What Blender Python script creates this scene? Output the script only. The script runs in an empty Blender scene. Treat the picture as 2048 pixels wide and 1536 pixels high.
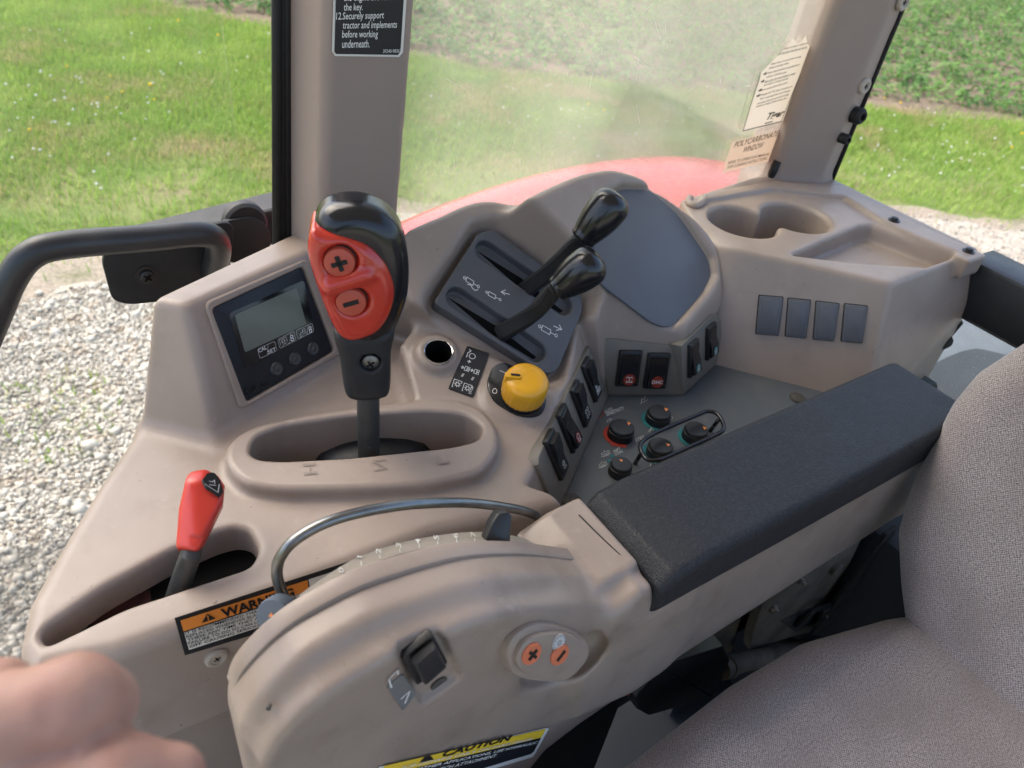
import bpy, math, random
import numpy as np
from mathutils import Matrix, Vector
random.seed(7); rng = np.random.default_rng(7)
S = bpy.context.scene
COL = S.collection
R = math.radians
EYE = 2.30            # camera height above the ground; cab parts are measured from eye level
# ------------------------------------------------------------------ camera, sky, sun, exposure
YAW, PITCH, ROLL, FPX = R(38), R(38), R(8), 1462.0
FW = np.array([math.sin(YAW)*math.cos(PITCH), math.cos(YAW)*math.cos(PITCH), -math.sin(PITCH)])
_rt = np.cross(FW, [0, 0, 1.]); _rt /= np.linalg.norm(_rt); _up = np.cross(_rt, FW)
RT = _rt*math.cos(ROLL)+_up*math.sin(ROLL); UP = _up*math.cos(ROLL)-_rt*math.sin(ROLL)
cd = bpy.data.cameras.new('camera'); cam = bpy.data.objects.new('camera', cd); COL.objects.link(cam)
cd.sensor_width = 36; cd.lens = FPX/2048*36; cd.clip_start = .01; cd.clip_end = 500
cam.matrix_world = Matrix(((RT[0], UP[0], -FW[0], 0), (RT[1], UP[1], -FW[1], 0), (RT[2], UP[2], -FW[2], EYE), (0, 0, 0, 1)))
cd.dof.use_dof = True; cd.dof.focus_distance = .62; cd.dof.aperture_fstop = 9.5
S.camera = cam
W = bpy.data.worlds.new('World'); S.world = W; W.use_nodes = True
SUN_EL, SUN_AZ = R(52), R(-28)       # azimuth of the sun's direction, from +Y clockwise
nt = W.node_tree; sky = nt.nodes.new('ShaderNodeTexSky'); sky.sky_type = 'NISHITA'; sky.sun_disc = False
sky.sun_elevation = SUN_EL; sky.sun_rotation = SUN_AZ; sky.air_density = 1.0; sky.dust_density = 4.0; sky.ozone_density = .6
bg = nt.nodes['Background']; bg.inputs[1].default_value = .15
nt.links.new(sky.outputs[0], bg.inputs[0])
sl = bpy.data.lights.new('sun', 'SUN'); sl.energy = .75; sl.angle = R(50); sl.color = (1, .96, .9)
sun = bpy.data.objects.new('sun', sl); COL.objects.link(sun)
sd = Vector((math.sin(SUN_AZ)*math.cos(SUN_EL), math.cos(SUN_AZ)*math.cos(SUN_EL), math.sin(SUN_EL)))
sun.rotation_euler = sd.to_track_quat('Z', 'Y').to_euler(); sun.location = (0, 0, 8)
S.view_settings.view_transform = 'Standard'; S.view_settings.look = 'None'; S.view_settings.gamma = 1
S.view_settings.exposure = 1.65
S.render.engine = 'CYCLES'

# ------------------------------------------------------------------ measuring helpers (eye at the origin, x to the rear, y outboard)
A_ = lambda *p: np.array(p, float)
def nrm(v): v = np.asarray(v, float); return v/np.linalg.norm(v)
def ray(u, v): return FW+RT*(u-1024)/FPX-UP*(v-768)/FPX
def atz(u, v, z): d = ray(u, v); return d*z/d[2]
def aty(u, v, y): d = ray(u, v); return d*y/d[1]
def atx(u, v, x): d = ray(u, v); return d*x/d[0]
def dep(u, v, t): return ray(u, v)*t
class Fr:
    """a flat face of the cab: origin, in-plane axes u v, normal n"""
    def __init__(s, o, n, u=None):
        s.o = np.asarray(o, float); s.n = nrm(n)
        if u is None: u = np.cross([0, 0, 1.], s.n) if abs(s.n[2]) < .99 else A_(1, 0, 0)
        u = np.asarray(u, float); s.u = nrm(u-s.n*(u@s.n)); s.v = np.cross(s.n, s.u)
    def P(s, a, b, c=0): return s.o+s.u*a+s.v*b+s.n*c
    def hit(s, u, v, c=0):
        d = ray(u, v); return d*((s.o@s.n+c)/(d@s.n))
    def ab(s, u, v, c=0): p = s.hit(u, v, c)-s.o; return (p@s.u, p@s.v)
    def poly(s, pts, c=0): return [s.ab(u, v, c) for u, v in pts]
def area2(p): return .5*sum(p[i][0]*p[(i+1) % len(p)][1]-p[(i+1) % len(p)][0]*p[i][1] for i in range(len(p)))
def ccw(p): p = [tuple(q) for q in p]; return p if area2(p) > 0 else p[::-1]
def inset(p, d):
    p = ccw(p); n = len(p); out = []
    for i in range(n):
        a, b, c = (A_(*p[i-1]), A_(*p[i]), A_(*p[(i+1) % n]))
        e1, e2 = nrm(b-a), nrm(c-b); n1, n2 = A_(-e1[1], e1[0]), A_(-e2[1], e2[0])
        m = n1+n2; m = m/max(m@m/2, .25)  # mitre
        out.append(tuple(b+m*d))
    return out
def roundp(p, r, k=4):
    """round the corners of a polygon"""
    p = ccw(p); n = len(p); out = []
    for i in range(n):
        a, b, c = (A_(*p[i-1]), A_(*p[i]), A_(*p[(i+1) % n]))
        l = min(r, .45*np.linalg.norm(a-b), .45*np.linalg.norm(c-b))
        s, e = b+nrm(a-b)*l, b+nrm(c-b)*l
        for j in range(k+1):
            t = j/k; out.append(tuple(s*(1-t)**2+b*2*t*(1-t)+e*t*t))
    return out
def rectp(w, h, r=0, k=4, cx=0, cy=0):
    p = [(cx-w/2, cy-h/2), (cx+w/2, cy-h/2), (cx+w/2, cy+h/2), (cx-w/2, cy+h/2)]
    return roundp(p, r, k) if r else p
def ringp(r, n=24, cx=0, cy=0, ry=None): return [(cx+r*math.cos(2*math.pi*i/n), cy+(ry or r)*math.sin(2*math.pi*i/n)) for i in range(n)]
def blob(p, k=4):
    p = [A_(*q) for q in ccw(p)]; n = len(p); out = []
    for i in range(n):
        a, b, c, d = p[i-1], p[i], p[(i+1) % n], p[(i+2) % n]
        for j in range(k):
            t = j/k; out.append(tuple(.5*(2*b+(c-a)*t+(2*a-5*b+4*c-d)*t*t+(3*b-a-3*c+d)*t**3)))
    return out
def smooth_path(p, k=6):
    p = [np.asarray(q, float) for q in p]; out = []
    for i in range(len(p)-1):
        a, b, c, d = p[max(i-1, 0)], p[i], p[i+1], p[min(i+2, len(p)-1)]
        for j in range(k):
            t = j/k; out.append(.5*(2*b+(c-a)*t+(2*a-5*b+4*c-d)*t*t+(3*b-a-3*c+d)*t**3))
    return out+[p[-1]]

# ------------------------------------------------------------------ materials
MATS = {}
def mat(name, col, rough=.5, spec=.5, metal=0, var=0, vscale=8, bump=0, bscale=300, col2=None, dirt=0, bdist=.001, coat=0, sub=0, dirtcol=(.2, .16, .12), speck=0, fleck=0):
    m = bpy.data.materials.new(name); m.use_nodes = True; N = m.node_tree.nodes; L = m.node_tree.links
    b = N['Principled BSDF']; b.inputs['Base Color'].default_value = (*col, 1)
    b.inputs['Roughness'].default_value = rough; b.inputs['Specular IOR Level'].default_value = spec; b.inputs['Metallic'].default_value = metal
    b.inputs['Coat Weight'].default_value = coat; b.inputs['Coat Roughness'].default_value = .12
    if sub: b.inputs['Subsurface Weight'].default_value = sub; b.inputs['Subsurface Scale'].default_value = .006; b.inputs['Subsurface Radius'].default_value = (1, .35, .2)
    tc = N.new('ShaderNodeTexCoord'); out = None
    def noise(sc, det=4, ro=.55):
        n = N.new('ShaderNodeTexNoise'); n.inputs['Scale'].default_value = sc; n.inputs['Detail'].default_value = det; n.inputs['Roughness'].default_value = ro
        L.new(tc.outputs['Object'], n.inputs['Vector']); return n
    def mix(fac, a, c):
        x = N.new('ShaderNodeMix'); x.data_type = 'RGBA'; L.new(fac, x.inputs[0])
        for s, v in ((6, a), (7, c)):
            if hasattr(v, 'links'): L.new(v, x.inputs[s])
            else: x.inputs[s].default_value = (*v, 1)
        return x.outputs[2]
    def ramp(src, a, c, inv=False):
        r = N.new('ShaderNodeMapRange'); r.inputs[1].default_value = a; r.inputs[2].default_value = c; L.new(src, r.inputs[0])
        if inv: r.inputs[3].default_value = 1; r.inputs[4].default_value = 0
        return r.outputs[0]
    cur = col
    if var:
        c2 = col2 or tuple(x*(1-var) for x in col)
        cur = mix(ramp(noise(vscale).outputs[0], .35, .68), col, c2)
    if dirt:
        n1 = noise(22, 7, .65)
        f = N.new('ShaderNodeMath'); f.operation = 'MULTIPLY'; f.inputs[1].default_value = dirt; L.new(ramp(n1.outputs[0], .52, .75), f.inputs[0])
        cur = mix(f.outputs[0], cur, dirtcol)
    if speck:
        f = N.new('ShaderNodeMath'); f.operation = 'MULTIPLY'; f.inputs[1].default_value = speck; L.new(ramp(noise(420, 2, .6).outputs[0], .70, .76), f.inputs[0])
        cur = mix(f.outputs[0], cur, (.42, .38, .33))
    if fleck:
        f = N.new('ShaderNodeMath'); f.operation = 'MULTIPLY'; f.inputs[1].default_value = fleck; L.new(ramp(noise(190, 1, .5).outputs[0], .76, .80), f.inputs[0])
        cur = mix(f.outputs[0], cur, (.07, .05, .04))
        f = N.new('ShaderNodeMath'); f.operation = 'MULTIPLY'; f.inputs[1].default_value = .45; L.new(ramp(noise(75, 8, .75).outputs[0], .58, .72), f.inputs[0])
        cur = mix(f.outputs[0], cur, (.36, .31, .27))
    if not isinstance(cur, tuple): L.new(cur, b.inputs['Base Color'])
    if var or dirt:
        rr = N.new('ShaderNodeMapRange'); rr.inputs[3].default_value = max(rough-.08, .03); rr.inputs[4].default_value = min(rough+.14, 1); L.new(noise(40, 5, .7).outputs[0], rr.inputs[0]); L.new(rr.outputs[0], b.inputs['Roughness'])
    if bump:
        bn = N.new('ShaderNodeBump'); bn.inputs['Strength'].default_value = bump; bn.inputs['Distance'].default_value = bdist
        L.new(noise(bscale, 2).outputs[0], bn.inputs['Height']); L.new(bn.outputs[0], b.inputs['Normal'])
    MATS[name] = m; return m
TAN = (.315, .250, .208)
mat('tan_plastic', TAN, .38, .5, var=.2, vscale=7, bump=.12, bscale=900, dirt=.42, dirtcol=(.185, .135, .105), bdist=.0006, fleck=.5)
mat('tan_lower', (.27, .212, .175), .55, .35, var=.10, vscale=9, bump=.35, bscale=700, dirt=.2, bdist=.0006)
mat('tan_worn', (.305, .240, .198), .33, .5, var=.2, vscale=11, bump=.08, bscale=800, dirt=.5, dirtcol=(.17, .122, .093), bdist=.0006, fleck=.22)
mat('scale_grey', (.26, .23, .195), .5, .4, var=.15, vscale=60)
mat('headliner', (.55, .52, .48), .9, .2, bump=.3, bscale=300)
mat('pillar_tan', (.275, .218, .188), .5, .4, var=.08, vscale=5, bump=.15, bscale=900, dirt=.12, bdist=.0005)
mat('olive_panel', (.165, .150, .125), .5, .4, var=.12, vscale=14, bump=.1, bscale=900, dirt=.2, dirtcol=(.25, .21, .17), bdist=.0005)
mat('grey_plate', (.088, .098, .108), .42, .4, var=.10, vscale=10, bump=.08, bscale=1100, dirt=.45, dirtcol=(.17, .145, .115), bdist=.0004)
mat('charcoal_plate', (.085, .087, .096), .42, .4, var=.12, vscale=12, bump=.1, bscale=1200, dirt=.2, dirtcol=(.10, .09, .08), bdist=.0004)
mat('blank_grey', (.098, .102, .117), .42, .4, var=.08, vscale=14, bump=.08, bscale=1000, bdist=.0004)
mat('black_plastic', (.012, .0125, .014), .38, .5, var=.2, vscale=30, bump=.08, bscale=900, dirt=.18, dirtcol=(.07, .06, .05), bdist=.0004)
mat('black_gloss', (.008, .0085, .011), .17, .5, var=.1, vscale=20, dirt=.1, dirtcol=(.03, .028, .026))
mat('black_matte', (.016, .017, .019), .55, .4, var=.2, vscale=30, bump=.2, bscale=900, dirt=.25, dirtcol=(.09, .08, .07), bdist=.0004)
mat('black_dusty', (.020, .021, .022), .6, .35, var=.25, vscale=20, bump=.2, bscale=500, dirt=.65, dirtcol=(.15, .125, .10), speck=.7)
mat('lcd_body', (.010, .013, .019), .42, .4, var=.1, vscale=20, dirt=.2, dirtcol=(.05, .045, .04))
mat('lcd_window', (.004, .005, .008), .10, .5)
mat('lcd_glass', (.125, .14, .115), .16, .5, var=.15, vscale=14)
mat('white_print', (.72, .72, .70), .5, .3)
mat('faded_print', (.62, .62, .59), .6, .3, var=.35, vscale=120)
mat('grey_print', (.35, .35, .35), .5, .3)
mat('black_print', (.010, .010, .011), .5, .3)
mat('sticker_white', (.66, .655, .62), .42, .4, var=.08, vscale=30, dirt=.12)
mat('sticker_black', (.012, .013, .017), .35, .4, var=.1, vscale=30)
mat('sticker_orange', (.72, .235, .035), .45, .4, var=.06, vscale=40)
mat('sticker_yellow', (.78, .53, .035), .42, .4, var=.08, vscale=60, dirt=.15)
mat('sticker_aged', (.72, .56, .43), .55, .35, var=.12, vscale=30)
mat('sticker_cream', (.80, .72, .62), .5, .35, var=.10, vscale=25)
mat('sticker_faint', (.50, .47, .38), .5, .35)
mat('red_knob', (.47, .032, .018), .20, .5, var=.18, vscale=30, dirt=.3, dirtcol=(.22, .02, .015), coat=.3)
mat('red_button', (.42, .075, .045), .42, .4, var=.1, vscale=60)
mat('orange_button', (.62, .165, .075), .42, .4, var=.1, vscale=80)
mat('red_lever', (.52, .036, .022), .32, .45, var=.06, vscale=40, coat=.1)
mat('yellow_knob', (.70, .34, .014), .30, .5, var=.07, vscale=40, bump=.05, bscale=300)
mat('orange_mark', (.80, .28, .09), .5, .3)
mat('teal_print', (.03, .20, .22), .6, .3, var=.3, vscale=150)
mat('red_print', (.50, .055, .035), .6, .3, var=.3, vscale=150)
mat('red_icon', (.20, .022, .013), .4, .4)
mat('green_icon', (.02, .13, .12), .4, .4)
mat('dial_blue', (.105, .13, .165), .5, .35, var=.12, vscale=60)
mat('chrome', (.75, .75, .74), .15, .5, 1)
mat('steel', (.25, .255, .25), .28, .5, 1, var=.3, vscale=60, dirt=.35, dirtcol=(.08, .07, .06))
mat('dark_steel', (.07, .072, .072), .42, .5, .4, var=.3, vscale=40, dirt=.45, dirtcol=(.16, .14, .12), speck=.5)
mat('screw_steel', (.30, .28, .24), .45, .5, .8, var=.3, vscale=200)
mat('tan_button', (.38, .33, .275), .45, .4, var=.08, vscale=40)
mat('rubber_plug', (.075, .066, .058), .7, .3, var=.2, vscale=60, bump=.5, bscale=500)
mat('rubber', (.013, .013, .014), .6, .35, var=.2, vscale=30, bump=.2, bscale=300)
mat('button_black', (.03, .031, .034), .35, .5)
mat('handle_black', (.020, .021, .024), .36, .5, var=.2, vscale=20, dirt=.35, dirtcol=(.08, .075, .065))
mat('fender_red', (.66, .04, .045), .25, .5, var=.1, vscale=4, coat=.3, dirt=.2, dirtcol=(.5, .2, .18))
mat('void_black', (.004, .004, .004), .9, .1)
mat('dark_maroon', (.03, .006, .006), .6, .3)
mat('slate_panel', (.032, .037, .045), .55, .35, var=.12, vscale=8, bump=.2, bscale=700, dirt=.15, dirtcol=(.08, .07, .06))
mat('dusty_metal', (.15, .132, .115), .65, .3, .2, var=.4, vscale=25, bump=.4, bscale=200, dirt=.8, dirtcol=(.2, .165, .13), speck=.6)
mat('grey_metal', (.20, .21, .215), .4, .4, .2, var=.25, vscale=12, dirt=.3)
mat('buckle_red', (.45, .03, .06), .4, .4)
mat('skin', (.42, .245, .19), .5, .4, var=.14, vscale=60, col2=(.36, .185, .145), bump=.3, bscale=900, sub=.12, bdist=.0005)
mat('nail', (.66, .42, .36), .3, .5)
for nm in ('sticker_aged', 'sticker_cream'):      # thin vinyl on glass lets daylight through
    m = MATS[nm]; N = m.node_tree.nodes; L = m.node_tree.links; t = N.new('ShaderNodeBsdfTranslucent'); t.inputs[0].default_value = N['Principled BSDF'].inputs['Base Color'].default_value
    x = N.new('ShaderNodeMixShader'); x.inputs[0].default_value = .5; L.new(N['Principled BSDF'].outputs[0], x.inputs[1]); L.new(t.outputs[0], x.inputs[2]); L.new(x.outputs[0], N['Material Output'].inputs[0])
def vinyl():
    m = mat('pad_vinyl', (.014, .015, .019), .48, .32, var=.15, vscale=10); N = m.node_tree.nodes; L = m.node_tree.links; b = N['Principled BSDF']
    tc = N.new('ShaderNodeTexCoord'); v = N.new('ShaderNodeTexVoronoi'); v.inputs['Scale'].default_value = 850; v.feature = 'SMOOTH_F1'
    n = N.new('ShaderNodeTexNoise'); n.inputs['Scale'].default_value = 800; L.new(tc.outputs['Object'], n.inputs[0]); L.new(tc.outputs['Object'], v.inputs['Vector'])
    a = N.new('ShaderNodeMath'); L.new(v.outputs[0], a.inputs[0]); L.new(n.outputs[0], a.inputs[1])
    v2 = N.new('ShaderNodeTexNoise'); v2.inputs['Scale'].default_value = 430; v2.inputs['Detail'].default_value = 2; L.new(tc.outputs['Object'], v2.inputs[0])
    cr = N.new('ShaderNodeMapRange'); cr.inputs[1].default_value = .42; cr.inputs[2].default_value = .66; L.new(v2.outputs[0], cr.inputs[0])
    cm = N.new('ShaderNodeMix'); cm.data_type = 'RGBA'; cm.inputs[6].default_value = (.012, .013, .016, 1); cm.inputs[7].default_value = (.022, .0235, .028, 1); L.new(cr.outputs[0], cm.inputs[0]); L.new(cm.outputs[2], b.inputs['Base Color'])
    bn = N.new('ShaderNodeBump'); bn.inputs['Strength'].default_value = .45; bn.inputs['Distance'].default_value = .0009; L.new(a.outputs[0], bn.inputs['Height']); L.new(bn.outputs[0], b.inputs['Normal'])
vinyl()
def fabric():
    m = bpy.data.materials.new('seat_fabric'); MATS['seat_fabric'] = m; m.use_nodes = True; N = m.node_tree.nodes; L = m.node_tree.links; b = N['Principled BSDF']
    uv = N.new('ShaderNodeUVMap'); b.inputs['Roughness'].default_value = .85; b.inputs['Specular IOR Level'].default_value = .25
    b.inputs['Sheen Weight'].default_value = .25
    sep = N.new('ShaderNodeSeparateXYZ')
    jn = N.new('ShaderNodeTexNoise'); jn.inputs['Scale'].default_value = 170; L.new(uv.outputs[0], jn.inputs[0])
    jm = N.new('ShaderNodeVectorMath'); jm.operation = 'SCALE'; jm.inputs[3].default_value = .0034; L.new(jn.outputs[1], jm.inputs[0])
    ja = N.new('ShaderNodeVectorMath'); L.new(uv.outputs[0], ja.inputs[0]); L.new(jm.outputs[0], ja.inputs[1]); L.new(ja.outputs[0], sep.inputs[0])
    def math_(op, a, c=None):
        x = N.new('ShaderNodeMath'); x.operation = op
        for i, v in enumerate((a, c)):
            if v is None: continue
            if isinstance(v, (int, float)): x.inputs[i].default_value = v
            else: L.new(v, x.inputs[i])
        return x.outputs[0]
    K = 2*math.pi/.0022
    su = math_('SINE', math_('MULTIPLY', sep.outputs[0], K)); sv = math_('SINE', math_('MULTIPLY', sep.outputs[1], K*.8))
    w = math_('ADD', math_('MULTIPLY', math_('MULTIPLY', su, sv), .5), .5)
    n = N.new('ShaderNodeTexNoise'); n.inputs['Scale'].default_value = 520; n.inputs['Detail'].default_value = 3; L.new(uv.outputs[0], n.inputs[0])
    h = math_('ADD', math_('MULTIPLY', w, .5), math_('MULTIPLY', n.outputs[0], .85))
    big = N.new('ShaderNodeTexNoise'); big.inputs['Scale'].default_value = 14; big.inputs['Detail'].default_value = 9; L.new(uv.outputs[0], big.inputs[0])
    r = N.new('ShaderNodeMapRange'); r.inputs[1].default_value = .25; r.inputs[2].default_value = .95; L.new(h, r.inputs[0])
    mx = N.new('ShaderNodeMix'); mx.data_type = 'RGBA'; L.new(r.outputs[0], mx.inputs[0]); mx.inputs[6].default_value = (.045, .036, .033, 1); mx.inputs[7].default_value = (.42, .362, .352, 1)
    r2 = N.new('ShaderNodeMapRange'); r2.inputs[1].default_value = .42; r2.inputs[2].default_value = .72; r2.inputs[4].default_value = .65; L.new(big.outputs[0], r2.inputs[0])
    m2 = N.new('ShaderNodeMix'); m2.data_type = 'RGBA'; L.new(r2.outputs[0], m2.inputs[0]); L.new(mx.outputs[2], m2.inputs[6]); m2.inputs[7].default_value = (.18, .148, .138, 1)
    L.new(m2.outputs[2], b.inputs['Base Color'])
    bn = N.new('ShaderNodeBump'); bn.inputs['Strength'].default_value = .6; bn.inputs['Distance'].default_value = .001; L.new(h, bn.inputs['Height']); L.new(bn.outputs[0], b.inputs['Normal'])
fabric()
def glass(name, haze, tint, dust):
    m = bpy.data.materials.new(name); MATS[name] = m; m.use_nodes = True; N = m.node_tree.nodes; L = m.node_tree.links
    N.remove(N['Principled BSDF']); out = N['Material Output']
    t = N.new('ShaderNodeBsdfTransparent'); t.inputs[0].default_value = (*tint, 1)
    g = N.new('ShaderNodeBsdfGlossy'); g.inputs['Roughness'].default_value = .08
    d = N.new('ShaderNodeBsdfTranslucent'); d.inputs[0].default_value = (.9, .88, .82, 1); d2 = N.new('ShaderNodeBsdfDiffuse'); d2.inputs[0].default_value = (.8, .78, .72, 1)
    md = N.new('ShaderNodeMixShader'); md.inputs[0].default_value = .4; L.new(d.outputs[0], md.inputs[1]); L.new(d2.outputs[0], md.inputs[2])
    tc = N.new('ShaderNodeTexCoord')
    n1 = N.new('ShaderNodeTexNoise'); n1.inputs['Scale'].default_value = 5; n1.inputs['Detail'].default_value = 6; L.new(tc.outputs['Object'], n1.inputs[0])
    n2 = N.new('ShaderNodeTexVoronoi'); n2.inputs['Scale'].default_value = 130; L.new(tc.outputs['Object'], n2.inputs['Vector'])
    r = N.new('ShaderNodeMapRange'); r.inputs[1].default_value = .3; r.inputs[2].default_value = .75; r.inputs[3].default_value = haze*.6; r.inputs[4].default_value = haze*1.3; L.new(n1.outputs[0], r.inputs[0])
    r2 = N.new('ShaderNodeMapRange'); r2.inputs[1].default_value = .05; r2.inputs[2].default_value = .13; r2.inputs[3].default_value = dust; r2.inputs[4].default_value = 0; L.new(n2.outputs[0], r2.inputs[0])
    ad = N.new('ShaderNodeMath'); ad.use_clamp = True; L.new(r.outputs[0], ad.inputs[0]); L.new(r2.outputs[0], ad.inputs[1])
    m1 = N.new('ShaderNodeMixShader'); L.new(ad.outputs[0], m1.inputs[0]); L.new(t.outputs[0], m1.inputs[1]); L.new(md.outputs[0], m1.inputs[2])
    fr = N.new('ShaderNodeFresnel'); fr.inputs[0].default_value = 1.4
    fm = N.new('ShaderNodeMath'); fm.operation = 'MULTIPLY'; fm.inputs[1].default_value = .5; L.new(fr.outputs[0], fm.inputs[0])
    m2 = N.new('ShaderNodeMixShader'); L.new(fm.outputs[0], m2.inputs[0]); L.new(m1.outputs[0], m2.inputs[1]); L.new(g.outputs[0], m2.inputs[2]); L.new(m2.outputs[0], out.inputs[0])
glass('hazy_polycarbonate', .16, (.97, .99, .95), .25)
glass('clear_glass', .006, (.99, 1, .99), .03)
glass('rear_glass', .16, (.92, .95, .95), .2)

# ------------------------------------------------------------------ objects
def tag(o, label=None, cat=None, group=None, kind=None):
    for k, v in (('label', label), ('category', cat), ('group', group), ('kind', kind)):
        if v: o[k] = v
    return o
def thing(name, label, cat, base=(0, 0, 0), group=None):
    o = bpy.data.objects.new(name, None); COL.objects.link(o); o.empty_display_size = .05
    o.location = (base[0], base[1], base[2]+EYE); o['_b'] = tuple(float(x) for x in base)
    return tag(o, label, cat, group)
def put(name, V, F_, m, parent=None, smooth=False, label=None, uv=None):
    me = bpy.data.meshes.new(name)
    if isinstance(V, np.ndarray) and isinstance(F_, np.ndarray):
        k = F_.shape[1]; me.vertices.add(len(V)); me.vertices.foreach_set('co', V.astype(np.float32).ravel())
        me.loops.add(F_.size); me.loops.foreach_set('vertex_index', F_.astype(np.int32).ravel())
        me.polygons.add(len(F_)); me.polygons.foreach_set('loop_start', np.arange(0, F_.size, k, dtype=np.int32)); me.update(calc_edges=True)
    else: me.from_pydata([tuple(map(float, v)) for v in V], [], [tuple(f) for f in F_])
    if smooth: me.polygons.foreach_set('use_smooth', [True]*len(me.polygons))
    if smooth == 'auto': me.set_sharp_from_angle(angle=R(35))
    if uv is not None:
        l = me.uv_layers.new(name='UVMap'); idx = np.empty(len(me.loops), np.int32); me.loops.foreach_get('vertex_index', idx)
        l.data.foreach_set('uv', uv[idx].astype(np.float32).ravel())
    me.materials.append(MATS[m] if isinstance(m, str) else m); me.update()
    o = bpy.data.objects.new(name, me); COL.objects.link(o)
    if parent is not None:
        o.parent = parent
        if parent.type == 'EMPTY': o.matrix_parent_inverse = Matrix.Translation(-Vector(parent['_b']))
    else: o.location.z = EYE
    if label: o['label'] = label
    return o
class MB:
    def __init__(s): s.V = []; s.F = []
    def add(s, V, F_): k = len(s.V); s.V += [tuple(map(float, v)) for v in V]; s.F += [tuple(i+k for i in f) for f in F_]; return s
    def slab(s, fr, poly, c0, c1, bev=0, bot=0):
        """extruded polygon on a face, with a chamfer round the top (and bottom)"""
        p = ccw(poly); n = len(p)
        rings = []
        if bot: rings.append((inset(p, bot), c0)); rings.append((p, c0+bot))
        else: rings.append((p, c0))
        if bev: rings += [(p, c1-bev), (inset(p, bev*.35), c1-bev*.3), (inset(p, bev), c1)]
        else: rings.append((p, c1))
        V = [fr.P(a, b, c) for q, c in rings for a, b in q]; F_ = []
        for j in range(len(rings)-1):
            for i in range(n): F_.append((j*n+i, j*n+(i+1) % n, (j+1)*n+(i+1) % n, (j+1)*n+i))
        F_.append(tuple(range(n))[::-1]); F_.append(tuple(range((len(rings)-1)*n, len(rings)*n)))
        return s.add(V, F_)
    def tube(s, path, r, n=12, closed=False, cap=True):
        P = [np.asarray(p, float) for p in path]; m = len(P); rr = r if hasattr(r, '__len__') else [r]*m
        T = [nrm(P[(i+1) % m if closed else min(i+1, m-1)]-P[i-1 if (closed or i) else 0]) for i in range(m)]
        a = nrm(np.cross(T[0], [.3, .5, .81])); V = []; F_ = []
        for i in range(m):
            a = nrm(a-T[i]*(a@T[i])); b = np.cross(T[i], a)
            V += [P[i]+(a*math.cos(2*math.pi*j/n)+b*math.sin(2*math.pi*j/n))*rr[i] for j in range(n)]
        for i in range(m if closed else m-1):
            k = (i+1) % m
            for j in range(n): F_.append((i*n+j, i*n+(j+1) % n, k*n+(j+1) % n, k*n+j))
        if not closed and cap: F_ += [tuple(range(n))[::-1], tuple(range((m-1)*n, m*n))]
        return s.add(V, F_)
    def lathe(s, o, ax, prof, n=32, sx=1, u=None):
        fr = Fr(o, ax, u); V = []; F_ = []
        for r, h in prof: V += [fr.P(r*sx*math.cos(2*math.pi*j/n), r*math.sin(2*math.pi*j/n), h) for j in range(n)]
        for i in range(len(prof)-1):
            for j in range(n): F_.append((i*n+j, i*n+(j+1) % n, (i+1)*n+(j+1) % n, (i+1)*n+j))
        F_ += [tuple(range(n))[::-1], tuple(range((len(prof)-1)*n, len(prof)*n))]
        return s.add(V, F_)
    def loft(s, rings):
        n = len(rings[0]); V = [p for r in rings for p in r]; F_ = []
        for i in range(len(rings)-1):
            for j in range(n): F_.append((i*n+j, i*n+(j+1) % n, (i+1)*n+(j+1) % n, (i+1)*n+j))
        F_ += [tuple(range(n))[::-1], tuple(range((len(rings)-1)*n, len(rings)*n))]
        return s.add(V, F_)
    def box(s, lo, hi, bev=.003):
        fr = Fr((0, 0, 0), (0, 0, 1), (1, 0, 0)); return s.slab(fr, [(lo[0], lo[1]), (hi[0], lo[1]), (hi[0], hi[1]), (lo[0], hi[1])], lo[2], hi[2], bev, bev)
    def quad(s, pts): return s.add(pts, [tuple(range(len(pts)))])
    def build(s, name, m, parent=None, smooth=False, label=None): return put(name, s.V, s.F, m, parent, smooth, label)
# --- print: text and line icons laid on a face between three measured corners
def glyphs(t, bold=0, shear=0):
    c = bpy.data.curves.new('t', 'FONT'); c.body = t; c.resolution_u = 2; c.offset = bold; c.shear = shear; c.fill_mode = 'FRONT'
    o = bpy.data.objects.new('t', c); COL.objects.link(o); bpy.context.view_layer.update()
    me = o.to_mesh(); V = np.array([v.co[:2] for v in me.vertices]).reshape(-1, 2); F_ = [tuple(p.vertices) for p in me.polygons]
    o.to_mesh_clear(); bpy.data.objects.remove(o); bpy.data.curves.remove(c)
    return V, F_
def corners(fr, bl, br, tl, c): return [fr.hit(*q, c) for q in (bl, br, tl)]
def add_text(mb, tri, t, bold=0, shear=0, box=None):
    """tri: 3D bottom-left, bottom-right, top-left of the line of text"""
    V, F_ = glyphs(t, bold, shear)
    lo = V.min(0); hi = V.max(0)
    if not any(ch in t for ch in 'gjpqy,;()['): lo[1] = max(lo[1], -.02)
    o, x, y = tri[0], tri[1]-tri[0], tri[2]-tri[0]
    mb.add([o+x*((v[0]-lo[0])/(hi[0]-lo[0]))+y*((v[1]-lo[1])/max(hi[1]-lo[1], .3)) for v in V], F_)
def add_strokes(mb, tri, strokes, w):
    """strokes in a unit box laid on the corner frame; w: line width in metres"""
    o, x, y = tri[0], tri[1]-tri[0], tri[2]-tri[0]; n = nrm(np.cross(x, y))
    for st in strokes:
        P = [o+x*a+y*b for a, b in st]
        for i in range(len(P)-1):
            d = P[i+1]-P[i]
            if np.linalg.norm(d) < 1e-6: continue
            d = nrm(d); s = np.cross(n, d)*w/2; e = d*w*.35
            mb.quad([P[i]-e-s, P[i+1]+e-s, P[i+1]+e+s, P[i]-e+s])
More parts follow.
